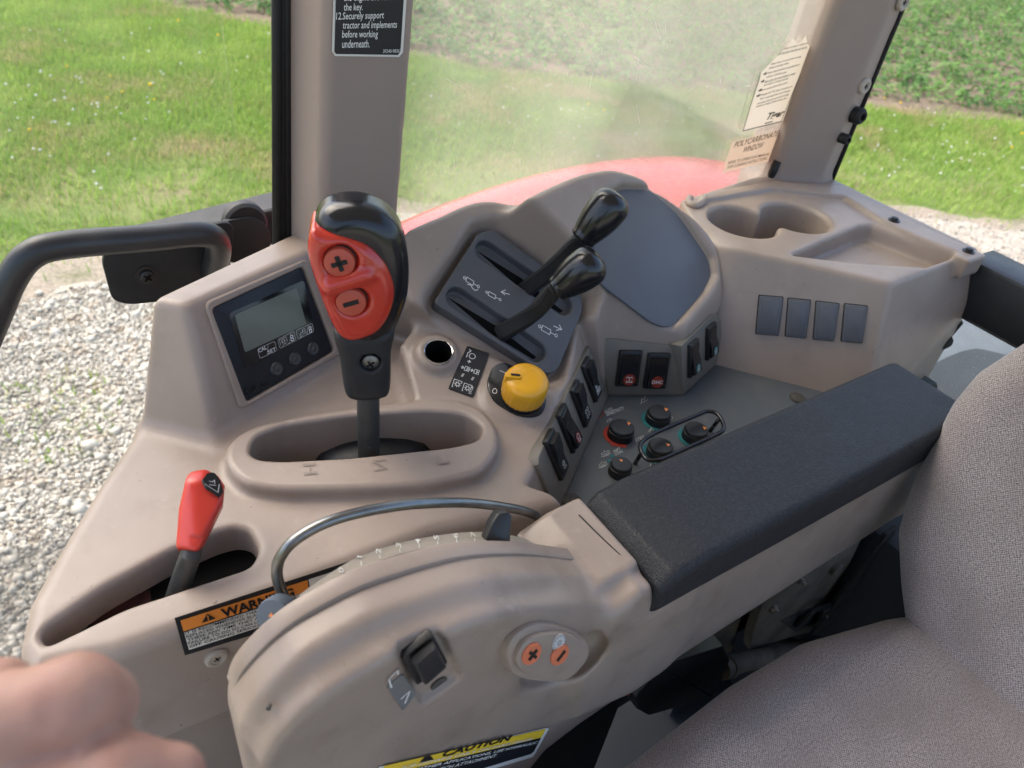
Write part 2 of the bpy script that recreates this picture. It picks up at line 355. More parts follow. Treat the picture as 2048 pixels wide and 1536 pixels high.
def circ(cx, cy, r, n=14, a0=0, a1=360, ry=None): return [(cx+r*math.cos(R(a0+(a1-a0)*i/n)), cy+(ry or r)*math.sin(R(a0+(a1-a0)*i/n))) for i in range(n+1)]
def quadface(fr, pts, c, sub=1): return [fr.hit(u, v, c) for u, v in pts]

# ------------------------------------------------------------------ moulded shapes: distance field on a grid, meshed by surface nets
class Field:
    def __init__(s, lo, hi, h):
        s.lo = np.asarray(lo, float); s.h = h; s.n = np.ceil((np.asarray(hi)-s.lo)/h).astype(int)+1
        s.ax = [(s.lo[i]+h*np.arange(s.n[i])).astype(np.float32) for i in range(3)]
        s.D = np.full(s.n, .5, np.float32)
    def sl(s, lo, hi):
        return tuple(slice(max(0, int((lo[i]-s.lo[i])/s.h)), min(s.n[i], int((hi[i]-s.lo[i])/s.h)+2)) for i in range(3))
    def op(s, f, lo, hi, k=.006, cut=False):
        m = k+3*s.h; q = s.sl(np.asarray(lo)-m, np.asarray(hi)+m)
        x, y, z = s.ax[0][q[0]][:, None, None], s.ax[1][q[1]][None, :, None], s.ax[2][q[2]][None, None, :]
        if min(x.size, y.size, z.size) == 0: return
        d = f(x, y, z); D = s.D[q]
        if cut: h = np.maximum(k-np.abs(D+d), 0)/k; s.D[q] = np.maximum(D, -d)+h*h*k*.25
        else: h = np.maximum(k-np.abs(D-d), 0)/k; s.D[q] = np.minimum(D, d)-h*h*k*.25
    def prism(s, fr, poly, c0, c1, r=.004, k=.006, cut=False, draft=0, r2=0):
        p = np.array(ccw(poly), float)
        ext = abs(draft)*abs(c1-c0)+.002
        pts = [fr.P(a, b, c) for a, b in p for c in (c0, c1)]; lo = np.min(pts, 0)-ext; hi = np.max(pts, 0)+ext
        if r2: p = np.array(inset(p, r2))
        o, u, v, n = fr.o, fr.u, fr.v, fr.n; cm = c1
        def f(x, y, z):
            g = lambda d: ((x-o[0])*d[0]+(y-o[1])*d[1]+(z-o[2])*d[2]).astype(np.float32)
            flat = abs(n[2]) > .9999
            if flat: a = ((x-o[0])*u[0]+(y-o[1])*u[1]).astype(np.float32); b = ((x-o[0])*v[0]+(y-o[1])*v[1]).astype(np.float32); c = ((z-o[2])*n[2]).astype(np.float32)
            else: a, b, c = g(u), g(v), g(n)
            d2 = poly_sdf(a, b, p)-r2
            if draft: d2 = d2-draft*(c-(c0 if cut else c1))
            w = np.maximum(c-c1, c0-c)
            q1, q2 = d2+r, w+r
            return np.minimum(np.maximum(q1, q2), 0)+np.sqrt(np.maximum(q1, 0)**2+np.maximum(q2, 0)**2)-r
        s.op(f, lo, hi, k, cut); return s
    def convex(s, planes, lo, hi, kk=.01, k=.01, cut=False):
        """intersection of half spaces (point, outward normal), edges softened by kk"""
        def f(x, y, z):
            d = None
            for p, n in planes:
                e = ((x-p[0])*n[0]+(y-p[1])*n[1]+(z-p[2])*n[2]).astype(np.float32)
                if d is None: d = e
                else: h = np.maximum(kk-np.abs(d-e), 0)/kk; d = np.maximum(d, e)+h*h*kk*.25
            return d
        s.op(f, lo, hi, k, cut); return s
    def capsule(s, a, b, ra, rb, k=.006, cut=False):
        a, b = np.asarray(a, float), np.asarray(b, float); ab = b-a; L2 = ab@ab; m = max(ra, rb)
        def f(x, y, z):
            t = np.clip(((x-a[0])*ab[0]+(y-a[1])*ab[1]+(z-a[2])*ab[2])/L2, 0, 1)
            return (np.sqrt((x-a[0]-ab[0]*t)**2+(y-a[1]-ab[1]*t)**2+(z-a[2]-ab[2]*t)**2)-(ra+(rb-ra)*t)).astype(np.float32)
        s.op(f, np.minimum(a, b)-m, np.maximum(a, b)+m, k, cut); return s
    def ellip(s, fr, ra, rb, rc, k=.01, cut=False):
        m = max(ra, rb, rc); o, u, v, n = fr.o, fr.u, fr.v, fr.n
        def f(x, y, z):
            a, b, c = [((x-o[0])*d[0]+(y-o[1])*d[1]+(z-o[2])*d[2])/r for d, r in ((u, ra), (v, rb), (n, rc))]
            q = np.sqrt(a*a+b*b+c*c); return ((q-1)*min(ra, rb, rc)).astype(np.float32)
        s.op(f, o-m, o+m, k, cut); return s
    def mesh(s):
        D = s.D; n = s.n; neg = D < 0
        c = [D[i:n[0]-1+i, j:n[1]-1+j, l:n[2]-1+l] for i in (0, 1) for j in (0, 1) for l in (0, 1)]
        cnt = sum((neg[i:n[0]-1+i, j:n[1]-1+j, l:n[2]-1+l]).astype(np.int8) for i in (0, 1) for j in (0, 1) for l in (0, 1))
        act = (cnt > 0) & (cnt < 8); idx = np.full(act.shape, -1, np.int32); I = np.argwhere(act); idx[act] = np.arange(len(I))
        val = np.stack([q[act] for q in c], 1); off = np.array([(i, j, l) for i in (0, 1) for j in (0, 1) for l in (0, 1)], np.float32)
        acc = np.zeros((len(I), 3), np.float32); w = np.zeros(len(I), np.float32)
        for a in range(8):
            for b in range(a+1, 8):
                if np.abs(off[a]-off[b]).sum() != 1: continue
                va, vb = val[:, a], val[:, b]; x = (va < 0) != (vb < 0); t = np.where(x, va/np.where(x, va-vb, 1), 0)
                acc += np.where(x[:, None], off[a]+(off[b]-off[a])*t[:, None], 0); w += x
        V = (I+acc/w[:, None])*s.h+s.lo; Q = []
        for ax in range(3):
            e = [slice(None)]*3; g = [slice(None)]*3; e[ax] = slice(0, -1); g[ax] = slice(1, None)
            A, B = neg[tuple(e)], neg[tuple(g)]; ch = np.argwhere(A != B); st = A[A != B]
            o1, o2 = [(1, 2), (2, 0), (0, 1)][ax]
            ok = np.all(ch[:, [o1, o2]] > 0, 1) & (ch[:, o1] < act.shape[o1]) & (ch[:, o2] < act.shape[o2]); ch = ch[ok]; st = st[ok]
            def at(d1, d2): p = ch.copy(); p[:, o1] -= d1; p[:, o2] -= d2; return idx[p[:, 0], p[:, 1], p[:, 2]]
            q = np.stack([at(1, 1), at(0, 1), at(0, 0), at(1, 0)], 1); q[~st] = q[~st][:, ::-1]; Q.append(q)
        Q = np.concatenate(Q); Q = Q[(Q >= 0).all(1)]
        return V, Q
    def build(s, name, m, parent=None, label=None, uvf=None):
        V, Q = s.mesh(); return put(name, V, Q, m, parent, True, label, uvf(V) if uvf else None)
def poly_sdf(a, b, p):
    d = None; sgn = None
    for i in range(len(p)):
        v, w = p[i], p[i-1]; ex, ey = w-v; px, py = a-v[0], b-v[1]
        t = np.clip((px*ex+py*ey)/(ex*ex+ey*ey), 0, 1); qx, qy = px-ex*t, py-ey*t; dd = qx*qx+qy*qy
        d = dd if d is None else np.minimum(d, dd)
        c1, c2, c3 = b >= v[1], b < w[1], ex*py > ey*px
        f = (c1 & c2 & c3) | (~c1 & ~c2 & ~c3); sgn = f if sgn is None else sgn ^ f
    return np.where(sgn, -1, 1)*np.sqrt(d)
def plane3(a, b, c, inside):
    n = nrm(np.cross(b-a, c-a)); return (a, -n if (np.asarray(inside)-a)@n > 0 else n)
ZP = lambda z: Fr((0, 0, z), (0, 0, 1), (1, 0, 0))
YP = lambda y: Fr((0, y, 0), (0, -1, 0), (1, 0, 0))
G = -EYE
# ================================================================== ground, drive, lawn, crop
def edge_y(x):      # outer edge of the gravel drive
    return np.interp(x, [-8, -2, 0, 1.4, 6, 7, 12, 40], [5.0, 4.6, 4.55, 4.75, 3.15, 2.4, .3, -12])
def crop_y(x):      # near edge of the crop rows
    return np.interp(x, [-40, -2, 2, 4.6, 9, 16, 40], [26, 16, 10.2, 7.0, 4.5, 1.5, -9])
def ground_mat(name, cols, scale, rough=.95, bump=.5, fine=60):
    m = bpy.data.materials.new(name); MATS[name] = m; m.use_nodes = True; N = m.node_tree.nodes; L = m.node_tree.links; b = N['Principled BSDF']
    b.inputs['Roughness'].default_value = rough; b.inputs['Specular IOR Level'].default_value = .2
    tc = N.new('ShaderNodeTexCoord'); n = N.new('ShaderNodeTexNoise'); n.inputs['Scale'].default_value = scale; n.inputs['Detail'].default_value = 9; n.inputs['Roughness'].default_value = .68
    L.new(tc.outputs['Object'], n.inputs[0]); r = N.new('ShaderNodeValToRGB'); L.new(n.outputs[0], r.inputs[0])
    e = r.color_ramp.elements
    for i, (p, c) in enumerate(cols):
        q = e[i] if i < 2 else e.new(p); q.position = p; q.color = (*c, 1)
    n2 = N.new('ShaderNodeTexNoise'); n2.inputs['Scale'].default_value = fine; n2.inputs['Detail'].default_value = 5; L.new(tc.outputs['Object'], n2.inputs[0])
    mx = N.new('ShaderNodeMix'); mx.data_type = 'RGBA'; mx.blend_type = 'MULTIPLY'; mx.inputs[0].default_value = .6; L.new(r.outputs[0], mx.inputs[6])
    r2 = N.new('ShaderNodeMapRange'); r2.inputs[1].default_value = .3; r2.inputs[2].default_value = .6; r2.inputs[3].default_value = .45; r2.inputs[4].default_value = 1.25; L.new(n2.outputs[0], r2.inputs[0]); L.new(r2.outputs[0], mx.inputs[7])
    L.new(mx.outputs[2], b.inputs['Base Color'])
    bn = N.new('ShaderNodeBump'); bn.inputs['Strength'].default_value = bump; bn.inputs['Distance'].default_value = .02; L.new(n2.outputs[0], bn.inputs['Height']); L.new(bn.outputs[0], b.inputs['Normal'])
ground_mat('soil_grass', [(.30, (.24, .195, .12)), (.46, (.19, .21, .075)), (.62, (.13, .19, .05))], 1.3)
ground_mat('gravel_bed', [(.3, (.33, .295, .24)), (.5, (.44, .40, .33)), (.7, (.35, .30, .24))], 2.5, fine=90)
ground_mat('dirt_verge', [(.3, (.27, .22, .165)), (.5, (.32, .27, .21)), (.68, (.17, .17, .09))], 2.2, fine=50)
ground_mat('crop_soil', [(.3, (.19, .14, .10)), (.5, (.23, .17, .125)), (.7, (.14, .13, .07))], 1.5)
L_ = 260
tag(put('ground', [(-L_, -L_, G), (L_, -L_, G), (L_, L_, G), (-L_, L_, G)], [(0, 1, 2, 3)], 'soil_grass'), kind='structure')
def strip(name, m, x0, x1, f0, f1, z, n=60, nj=1, kind='structure', jag=0):
    xs = np.linspace(x0, x1, n); V = []; F_ = []
    for x in xs:
        a, b = float(f0(x)), float(f1(x)); b += random.uniform(-jag, jag)
        V += [(x, a, z), (x, b, z)]
    for i in range(n-1): F_.append((2*i, 2*i+2, 2*i+3, 2*i+1))
    return tag(put(name, V, F_, m), kind=kind)
strip('dirt_verge', 'dirt_verge', -8, 14, lambda x: -12, lambda x: edge_y(x)-.02, G+.004, 160, jag=.12)
strip('gravel_drive', 'gravel_bed', -8, 14, lambda x: -12, lambda x: edge_y(x)-(.55 if x < 2 else .3), G+.008, 160, jag=.10)
strip('crop_field', 'crop_soil', -30, 60, lambda x: crop_y(x), lambda x: 80, G+.004, 120, jag=.15)
def in_view(P, m=60):
    d = P@FW; u = 1024+FPX*(P@RT)/d; v = 768-FPX*(P@UP)/d; return (d > .3) & (u > -m) & (u < 2048+m) & (v > -m) & (v < 1536+m)
def fence_pts(n, x0, x1, y0, y1, side=.0):
    P = np.stack([rng.uniform(x0, x1, n), rng.uniform(y0, y1, n), np.full(n, G)], 1); return P
def leafmat(name, cols, scale=2.0, trans=.42):
    m = bpy.data.materials.new(name); MATS[name] = m; m.use_nodes = True; N = m.node_tree.nodes; L = m.node_tree.links; b = N['Principled BSDF']
    b.inputs['Roughness'].default_value = .6; b.inputs['Specular IOR Level'].default_value = .3
    g = N.new('ShaderNodeNewGeometry'); r = N.new('ShaderNodeValToRGB'); e = r.color_ramp.elements
    tc = N.new('ShaderNodeTexCoord'); n = N.new('ShaderNodeTexNoise'); n.inputs['Scale'].default_value = scale; n.inputs['Detail'].default_value = 4; L.new(tc.outputs['Object'], n.inputs[0])
    a = N.new('ShaderNodeMath'); a.operation = 'MULTIPLY_ADD'; a.inputs[1].default_value = .45; L.new(g.outputs['Random Per Island'], a.inputs[0])
    s = N.new('ShaderNodeMath'); s.operation = 'MULTIPLY_ADD'; s.inputs[1].default_value = 2.6; s.inputs[2].default_value = -1.02; L.new(n.outputs[0], s.inputs[0]); L.new(s.outputs[0], a.inputs[2]); L.new(a.outputs[0], r.inputs[0])
    for i, (p, c) in enumerate(cols):
        q = e[i] if i < 2 else e.new(p); q.position = p; q.color = (*c, 1)
    L.new(r.outputs[0], b.inputs['Base Color'])
    t = N.new('ShaderNodeBsdfTranslucent'); L.new(r.outputs[0], t.inputs[0]); mx = N.new('ShaderNodeMixShader'); mx.inputs[0].default_value = trans
    L.new(b.outputs[0], mx.inputs[1]); L.new(t.outputs[0], mx.inputs[2]); L.new(mx.outputs[0], N['Material Output'].inputs[0])
leafmat('grass_blades', [(.02, (.50, .41, .22)), (.24, (.36, .39, .12)), (.46, (.22, .37, .06)), (.85, (.36, .48, .11))], 1.1)
leafmat('crop_leaves', [(.15, (.08, .17, .045)), (.45, (.125, .25, .06)), (.8, (.20, .34, .09))], 3)
def blades(n, P, h0, h1, w):
    n = len(P); a = rng.uniform(0, 2*np.pi, n); l = rng.uniform(.2, .9, n); h = rng.uniform(h0, h1, n)
    d = np.stack([np.cos(a), np.sin(a), np.zeros(n)], 1); s = np.stack([-np.sin(a), np.cos(a), np.zeros(n)], 1)*(w*rng.uniform(.6, 1.4, n))[:, None]
    up = np.array([0, 0, 1.])
    mid = P+d*(h*l*.35)[:, None]+up*(h*.6)[:, None]; tip = P+d*(h*l)[:, None]+up*(h*np.sqrt(np.maximum(1-l*l*.6, .2)))[:, None]
    V = np.stack([P-s, P+s, mid+s*.7, mid-s*.7, tip+s*.1, tip-s*.1], 1).reshape(-1, 3); k = np.arange(n)[:, None]*6
    F_ = np.concatenate([k+np.array([0, 1, 2, 3]), k+np.array([3, 2, 4, 5])]); return V, F_
P = np.concatenate([fence_pts(420000, -4, 9, 4, 12), fence_pts(200000, 4, 14, 1, 8), fence_pts(60000, 9, 40, -8, 16)])
k = (P[:, 1] > edge_y(P[:, 0])+rng.normal(-.06, .16, len(P))) & (P[:, 1] < crop_y(P[:, 0])+rng.normal(0, .2, len(P))) & in_view(P, 330)
# grass grows thin in worn patches near the drive
pt = np.sin(P[:, 0]*2.1+1.3*np.sin(P[:, 1]*1.7))*np.sin(P[:, 1]*2.6+P[:, 0]*.7)
wear = np.clip(1.15-(P[:, 1]-edge_y(P[:, 0]))/1.6, .12, 1); k &= rng.uniform(0, 1, len(P)) > wear*(.45+.4*(pt > .2))
P = P[k]; dst = np.linalg.norm(P, axis=1); V, F_ = blades(0, P, .03, .085, .0036); 
tag(put('lawn_grass', V, F_, 'grass_blades'), 'rough green lawn grass growing beside the gravel drive', 'grass', kind='stuff')
# sparse weeds at the foot of the drive
P = fence_pts(9000, -3, 1.2, 1.6, 5); k = in_view(P) & (np.sin(P[:, 0]*3.1+2)*np.sin(P[:, 1]*2.3+1) > .72); V, F_ = blades(0, P[k], .03, .07, .004)
tag(put('drive_weeds', V, F_, 'grass_blades'), 'scattered thin grass tufts growing through the gravel', 'weeds', kind='stuff')
def leaves(P, nl, rad, size, hz):
    n = len(P)*nl; C = np.repeat(P, nl, 0)+np.stack([rng.normal(0, rad, n), rng.normal(0, rad, n), np.abs(rng.normal(hz, hz*.5, n))], 1)
    a = rng.uniform(0, 2*np.pi, n); t = rng.uniform(-.7, .7, n); sz = size*rng.uniform(.6, 1.4, n)
    d = np.stack([np.cos(a)*np.cos(t), np.sin(a)*np.cos(t), np.sin(t)], 1)*sz[:, None]; s = np.stack([-np.sin(a), np.cos(a), rng.uniform(-.4, .4, n)], 1)*(sz*.42)[:, None]
    V = np.stack([C-d, C-d*.1+s, C+d, C-d*.1-s], 1).reshape(-1, 3); return V, np.arange(n)[:, None]*4+np.array([0, 1, 2, 3])
rows = []
dr = nrm(A_(.85, -.52, 0)); nr = A_(.52, .85, 0)
for i in range(34):
    base = A_(3.0, 8.4, 0)+nr*(i*.42)
    t = np.arange(-14, 34, .16); q = base+dr*t[:, None]+rng.normal(0, .05, (len(t), 3))*A_(1, 1, 0); q[:, 2] = G; rows.append(q)
P = np.concatenate(rows); k = in_view(P, 120) & (P[:, 1] > crop_y(P[:, 0])+.3) & (rng.uniform(0, 1, len(P)) > .12); P = P[k]
V, F_ = leaves(P, 22, .105, .052, .075)
tag(put('crop_rows', V, F_, 'crop_leaves'), 'low broad leaved green crop standing in rows beyond the lawn', 'crop', kind='stuff')
def blossoms(name, P, r, m, lab, h):
    n = len(P); V = []; F_ = []; rr = r*rng.uniform(.7, 1.3, n); hh = rng.uniform(*h, n)
    o = np.array([(1, 0, 0), (0, 1, 0), (-1, 0, 0), (0, -1, 0), (0, 0, .8), (0, 0, -.6)]); f = [(0, 1, 4), (1, 2, 4), (2, 3, 4), (3, 0, 4), (1, 0, 5), (2, 1, 5), (3, 2, 5), (0, 3, 5)]
    V = (P[:, None, :]+o[None]*rr[:, None, None]+np.array([0, 0, 1.])*hh[:, None, None]).reshape(-1, 3); F_ = (np.arange(n)[:, None, None]*6+np.array(f)).reshape(-1, 3)
    tag(put(name, V, F_, m), lab, 'flowers', kind='stuff')
mat('clover_white', (.72, .70, .66), .8, .2); mat('dandelion_yellow', (.78, .50, .02), .7, .2)
c = [atz(u, v, G) for u, v in ((130, 235), (190, 260), (90, 270), (1850, 330), (1950, 300), (2000, 360), (1800, 350), (1900, 370), (1150, 250), (300, 160))]
P = np.concatenate([q+rng.normal(0, .45, (13, 3))*A_(1, 1, 0) for q in c]+[fence_pts(120, -4, 12, 4, 9)]); k = (P[:, 1] > edge_y(P[:, 0])+.3) & (P[:, 1] < crop_y(P[:, 0]))
blossoms('clover_flowers', P[k], .011, 'clover_white', 'small white clover heads dotted through the lawn', (.07, .13))
P = np.concatenate([atz(u, v, G)+rng.normal(0, .25, (2, 3))*A_(1, 1, 0) for u, v in ((120, 250), (230, 225), (430, 90), (200, 215), (1210, 230), (1790, 225), (1985, 285), (170, 190))]); k = P[:, 1] > edge_y(P[:, 0])+.3
blossoms('dandelion_flowers', P[k], .017, 'dandelion_yellow', 'yellow dandelion heads scattered in the lawn', (.07, .14))
# gravel stones
def stones(n):
    P = np.concatenate([fence_pts(int(n*.8), -2.6, 1.6, 1.1, 4.9), fence_pts(int(n*.2), 3.6, 10.5, -.6, 4.5)]); k = in_view(P, 420)
    e = edge_y(P[:, 0])-P[:, 1]; k &= e > np.where(P[:, 0] < 2.5, .5, .2)+rng.exponential(.16, len(P)); P = P[k]; m = len(P)
    iv = np.array([(1, 0, 0), (0, 1, 0), (-1, 0, 0), (0, -1, 0), (0, 0, 1), (0, 0, -1)])*1.15
    fi = np.array([(0, 1, 4), (1, 2, 4), (2, 3, 4), (3, 0, 4), (1, 0, 5), (2, 1, 5), (3, 2, 5), (0, 3, 5)])
    q = rng.normal(size=(m, 3, 3)); Q, _ = np.linalg.qr(q); sc = rng.uniform(.5, 1.2, (m, 1, 3)); sz = .0066*rng.lognormal(0, .48, (m, 1, 1))
    V = np.einsum('nij,nkj->nki', Q, iv[None]*sc*(1+rng.normal(0, .16, (m, 6, 1))))*sz; V[:, :, 2] *= .75
    V = V+P[:, None, :]+np.array([0, 0, .008])+np.array([0, 0, 1.])*rng.uniform(0, .012, (m, 1, 1))
    return V.reshape(-1, 3), (np.arange(m)[:, None, None]*6+fi).reshape(-1, 3)
leafmat('gravel_stone', [(.06, (.30, .265, .21)), (.3, (.47, .43, .355)), (.6, (.58, .54, .455)), (.9, (.42, .35, .265))], 9, 0.0)
V, F_ = stones(310000)
tag(put('gravel_stones', V, F_, 'gravel_stone'), 'pale crushed gravel covering the farm drive', 'gravel', kind='stuff')

# ================================================================== cab shell
mb = MB(); mb.box((-.75, -.75, -1.22), (.98, .62, -1.16), .005)
tag(mb.build('cab_floor', 'slate_panel'), kind='structure')
mb = MB(); mb.box((-.80, -.72, .62), (1.08, .72, .72), .03); tag(mb.build('cab_roof', 'headliner'), kind='structure')  # out of view; height and pale lining set for the light inside
# --- front pillar of the window
GY = .628
lp = thing('cab_pillar', 'wide tan window pillar with black safety sticker, left of the hazy window', 'pillar', (.25, .63, -.46))
foot = [(.240, .675), (.232, .655), (.241, .607), (.248, .600), (.312, .600), (.321, .606), (.333, .64), (.336, .69), (.26, .69)]
f = Field((.17, .58, -.47), (.36, .70, .61), .004)
fr = Fr((0, 0, 0), nrm((.075, .015, 1)), (1, 0, 0)); f.prism(fr, foot, -.6, .7, .004, .004, r2=.004)
f.prism(Fr((0,0,0),(0,0,1),(1,0,0)), [(.1,.5),(.4,.5),(.4,.8),(.1,.8)], -.6, -.462, .001, .002, cut=True)
f.build('pillar_cover', 'pillar_tan', lp)
mb = MB(); s0 = aty(554, -700, .652); s1 = aty(554, 505, .652); e0, e1 = aty(575, -700, .652), aty(578, 505, .652)
for a, b, r in ((s0, s1, .0046), (e0+A_(-.001, 0, 0), e1+A_(-.001, 0, 0), .0038), ((s0+e0)/2+A_(0, .003, 0), (s1+e1)/2+A_(0, .003, 0), .006)): mb.tube([a, b], r, 8)
mb.build('door_seal', 'rubber', lp, True)
# sticker on the pillar
pn = fr.n; PF = Fr(A_(.26, .600, -.1)-A_(0, .0, 0), A_(0, -1, .02))
PF = Fr(fr.P(.28, .600, -.1), -(fr.v), fr.u)
q = [(664, 103), (670, 112), (798, 114), (806, 105), (826, -200), (672, -200)]
mb = MB(); mb.quad([PF.hit(*p, .0012) for p in q]); st = mb.build('safety_sticker', 'sticker_white', lp, label='black safety sticker with white text and white border')
q = [(669, 103), (672, 108), (796, 110), (801, 103), (820, -200), (677, -200)]
mb = MB(); mb.quad([PF.hit(*p, .0018) for p in q]); mb.build('sticker_face', 'sticker_black', st)
mb = MB()
for t, bl, br, h in (('the engine and remove', (687, 7), (797, 4), 20), ('the key.', (687, 26), (725, 25), 19), ('12.Securely support', (672, 44), (767, 41), 19), ('tractor and implements', (685, 62), (793, 60), 19), ('before working', (684, 80), (755, 79), 19), ('underneath.', (684, 96), (739, 95), 16)):
    add_text(mb, corners(PF, bl, br, (bl[0]+1, bl[1]-h), .0024), t, .004)
add_text(mb, corners(PF, (766, 106), (802, 105), (766.5, 99), .0024), '3F240-98362')
mb.build('lettering', 'white_print', st)
# --- rear corner pillar
rp = thing('cab_pillar', 'slanting tan corner pillar with round screw caps, right of the hazy window', 'pillar', (.93, .61, -.40))
f = Field((.86, .53, -.44), (1.04, .70, .61), .004); fr = Fr((0, 0, 0), nrm((.045, .012, 1)), (1, 0, 0))
foot = [(.903, .618), (.909, .607), (.958, .580), (.965, .577), (.994, .580), (1.0, .60), (1.005, .66), (.92, .68)]
f.prism(fr, foot, -.44, .7, .002, .004)
f.prism(Fr((0, 0, 0), (0, 0, 1), (1, 0, 0)), [(.875, .622), (.88, .612), (.945, .572), (.962, .548), (.974, .542), (.985, .56), (.99, .65), (.90, .66)], -.46, -.385, .006, .03)
f.prism(Fr((0,0,0),(0,0,1),(1,0,0)), [(.8,.4),(1.2,.4),(1.2,.8),(.8,.8)], -.6, -.425, .001, .002, cut=True)
f.build('pillar_cover', 'pillar_tan', rp)
RF = Fr(fr.P(.9795, .5625, -.2), nrm(np.cross(fr.P(.985, .560)-fr.P(.972, .566), fr.n)), fr.n)
for u, v in ((1805, 4), (1728, 172)):
    nn = nrm(A_(.02, -1, .02)); o = aty(u, v, .574); mb = MB(); mb.lathe(o+nn*.001, nn, [(.0105, -.004), (.0105, .001), (.009, .003), (.006, .0032), (.0055, .0018), (.001, .0018)], 20)
    b = mb.build('screw_cap', 'tan_button', rp, True); mb = MB()
    fq = Fr(o+nn*.0032, nn)
    for a in (0, 90): mb.slab(fq, [(x*math.cos(R(a))-y*math.sin(R(a)), x*math.sin(R(a))+y*math.cos(R(a))) for x, y in rectp(.006, .0014)], 0, .0008)
    mb.build('screw_cross', 'black_print', b)
mb = MB()
for u, v, r in ((1690, 278, .007), (1718, 232, .011)):
    o = aty(u, v, .566); nn = nrm(A_(-.1, -1, .1)); mb.lathe(o, nn, [(r, -.012), (r, .003), (r*.7, .007), (r*.45, .007), (r*.4, -.002), (.0005, -.002)], 16)
mb.build('hinge_bolt', 'rubber', rp, 'auto')
mb = MB(); 
for k, (x, y) in enumerate(((.997, .581), (1.003, .586), (1.009, .592))): mb.tube([fr.P(x, y, -.40), fr.P(x, y, .61)], .0042, 8)
mb.build('window_seal', 'rubber', rp, True)
mb = MB(); mb.tube([aty(1556, 322, .612), aty(1545, 345, .612), aty(1540, 372, .615)], .006, 8); mb.tube([aty(1566, 326, .61), aty(1556, 346, .61), aty(1549, 372, .613)], .004, 8)
mb.build('sill_seal', 'rubber', rp, True)
# --- hazy polycarbonate side window with its stickers
win = thing('side_window', 'hazy scratched polycarbonate window between the two tan pillars', 'window', (.6, GY, -.43))
mb = MB(); mb.box((.30, GY, -.43), (.95, GY+.004, .61), .0008); mb.build('pane', 'hazy_polycarbonate', win)
mb = MB(); mb.box((.30, GY-.012, -.47), (.95, GY+.016, -.425), .003); mb.build('sill_frame', 'rubber', win)
WF = Fr((.6, GY, 0), (0, -1, 0), (1, 0, 0))
# torn sticker
out = [(1484, 261), (1487, 264), (1560, 244), (1572, 238), (1623, 97), (1615, 88), (1612, 71), (1597, 88), (1592, 84), (1587, 76), (1572, 95), (1545, 122), (1522, 146), (1520, 160)]
mb = MB(); mb.quad([WF.hit(*p, .0006) for p in out]); st = mb.build('torn_sticker', 'sticker_cream', win, label='torn cream safety sticker with black print and logo')
mb = MB()
for p in ((((1486, 262), (1521, 146))), ((1486, 262), (1562, 243)), ((1562, 243), (1621, 98))):
    add_strokes(mb, [WF.hit(*p[0], .001), WF.hit(*p[1], .001), WF.hit(p[0][0], p[0][1]-20, .001)], [[(0, 0), (1, 0)]], .0013)
for t, a, b, h in (('below on tractor or equipment', (1567, 101), (1615, 89), 6), ('start the tractor from the seat with the', (1556, 111), (1613, 97), 6),
                   ('Always inspect the area before mowing', (1540, 132), (1601, 116), 6), ('Remove all foreign debris.', (1537, 140), (1577, 129), 6), ('Always keep bystanders and pedestrians a', (1533, 150), (1598, 132), 6), ('minimum of 300 feet away.', (1531, 158), (1572, 147), 6),
                   ('Never allow the mower blades to contact', (1528, 167), (1590, 149), 6), ('solid objects or foreign material.', (1526, 174), (1575, 160), 6), ('Never operate without safety screens.', (1522, 184), (1574, 168), 6),
                   ('Disengage the PTO, place transmission in', (1518, 194), (1583, 176), 6), ('"Park", set parking brake, shut off engine', (1518, 202), (1579, 184), 6), ('and remove key and wait until all rotating', (1513, 211), (1576, 192), 6), ('motion has stopped before leaving seat.', (1511, 217), (1572, 199), 6)):
    add_text(mb, corners(WF, a, b, (a[0]+h*.42, a[1]-h), .001), t, .012)
for u, v in ((1526, 151), (1521, 166), (1516, 184), (1512, 195)): add_strokes(mb, corners(WF, (u, v), (u+6, v-2), (u+2, v-5), .001), [[(0, .5), (1, .5)], [(.6, 0), (1, .5), (.6, 1)]], .0014)
add_text(mb, corners(WF, (1530, 245), (1564, 236), (1538, 226), .001), 'Tiger', .03, .25); add_strokes(mb, corners(WF, (1530, 247), (1545, 243), (1536, 228), .001), [[(0, 0), (1, 0)]], .0014)
mb.build('lettering', 'black_print', st)
out = [(1445, 346), (1544, 321), (1563, 260), (1464, 284)]
mb = MB(); mb.quad([WF.hit(*p, .0006) for p in out]); st = mb.build('window_sticker', 'sticker_aged', win, label='faded orange sticker reading polycarbonate window')
mb = MB()
for t, a, b, h in (('POLYCARBONATE', (1467, 296), (1555, 272), 12), ('WINDOW', (1485, 306), (1525, 295), 12), ("REFER TO OPERATOR'S MANUAL", (1455, 329), (1538, 310), 6), ('FOR CLEANING INSTRUCTIONS.', (1454, 338), (1533, 319), 6)):
    add_text(mb, corners(WF, a, b, (a[0]+h*.38, a[1]-h), .001), t, .006, .15)
mb.build('lettering', 'grey_print' if 0 else 'black_print', st)
mb = MB()
for i in range(46):      # short scratches in the plastic
    a = A_(random.uniform(.36, .88), GY-.0004, random.uniform(-.34, .0)); d = nrm(A_(random.gauss(0, .6), 0, random.gauss(.3, 1)))*random.uniform(.004, .03); add_strokes(mb, [a, a+d, a+A_(d[2], 0, -d[0])], [[(0, 0), (1, 0)]], .00022)
mb.build('scratch_marks', 'sticker_white', win)
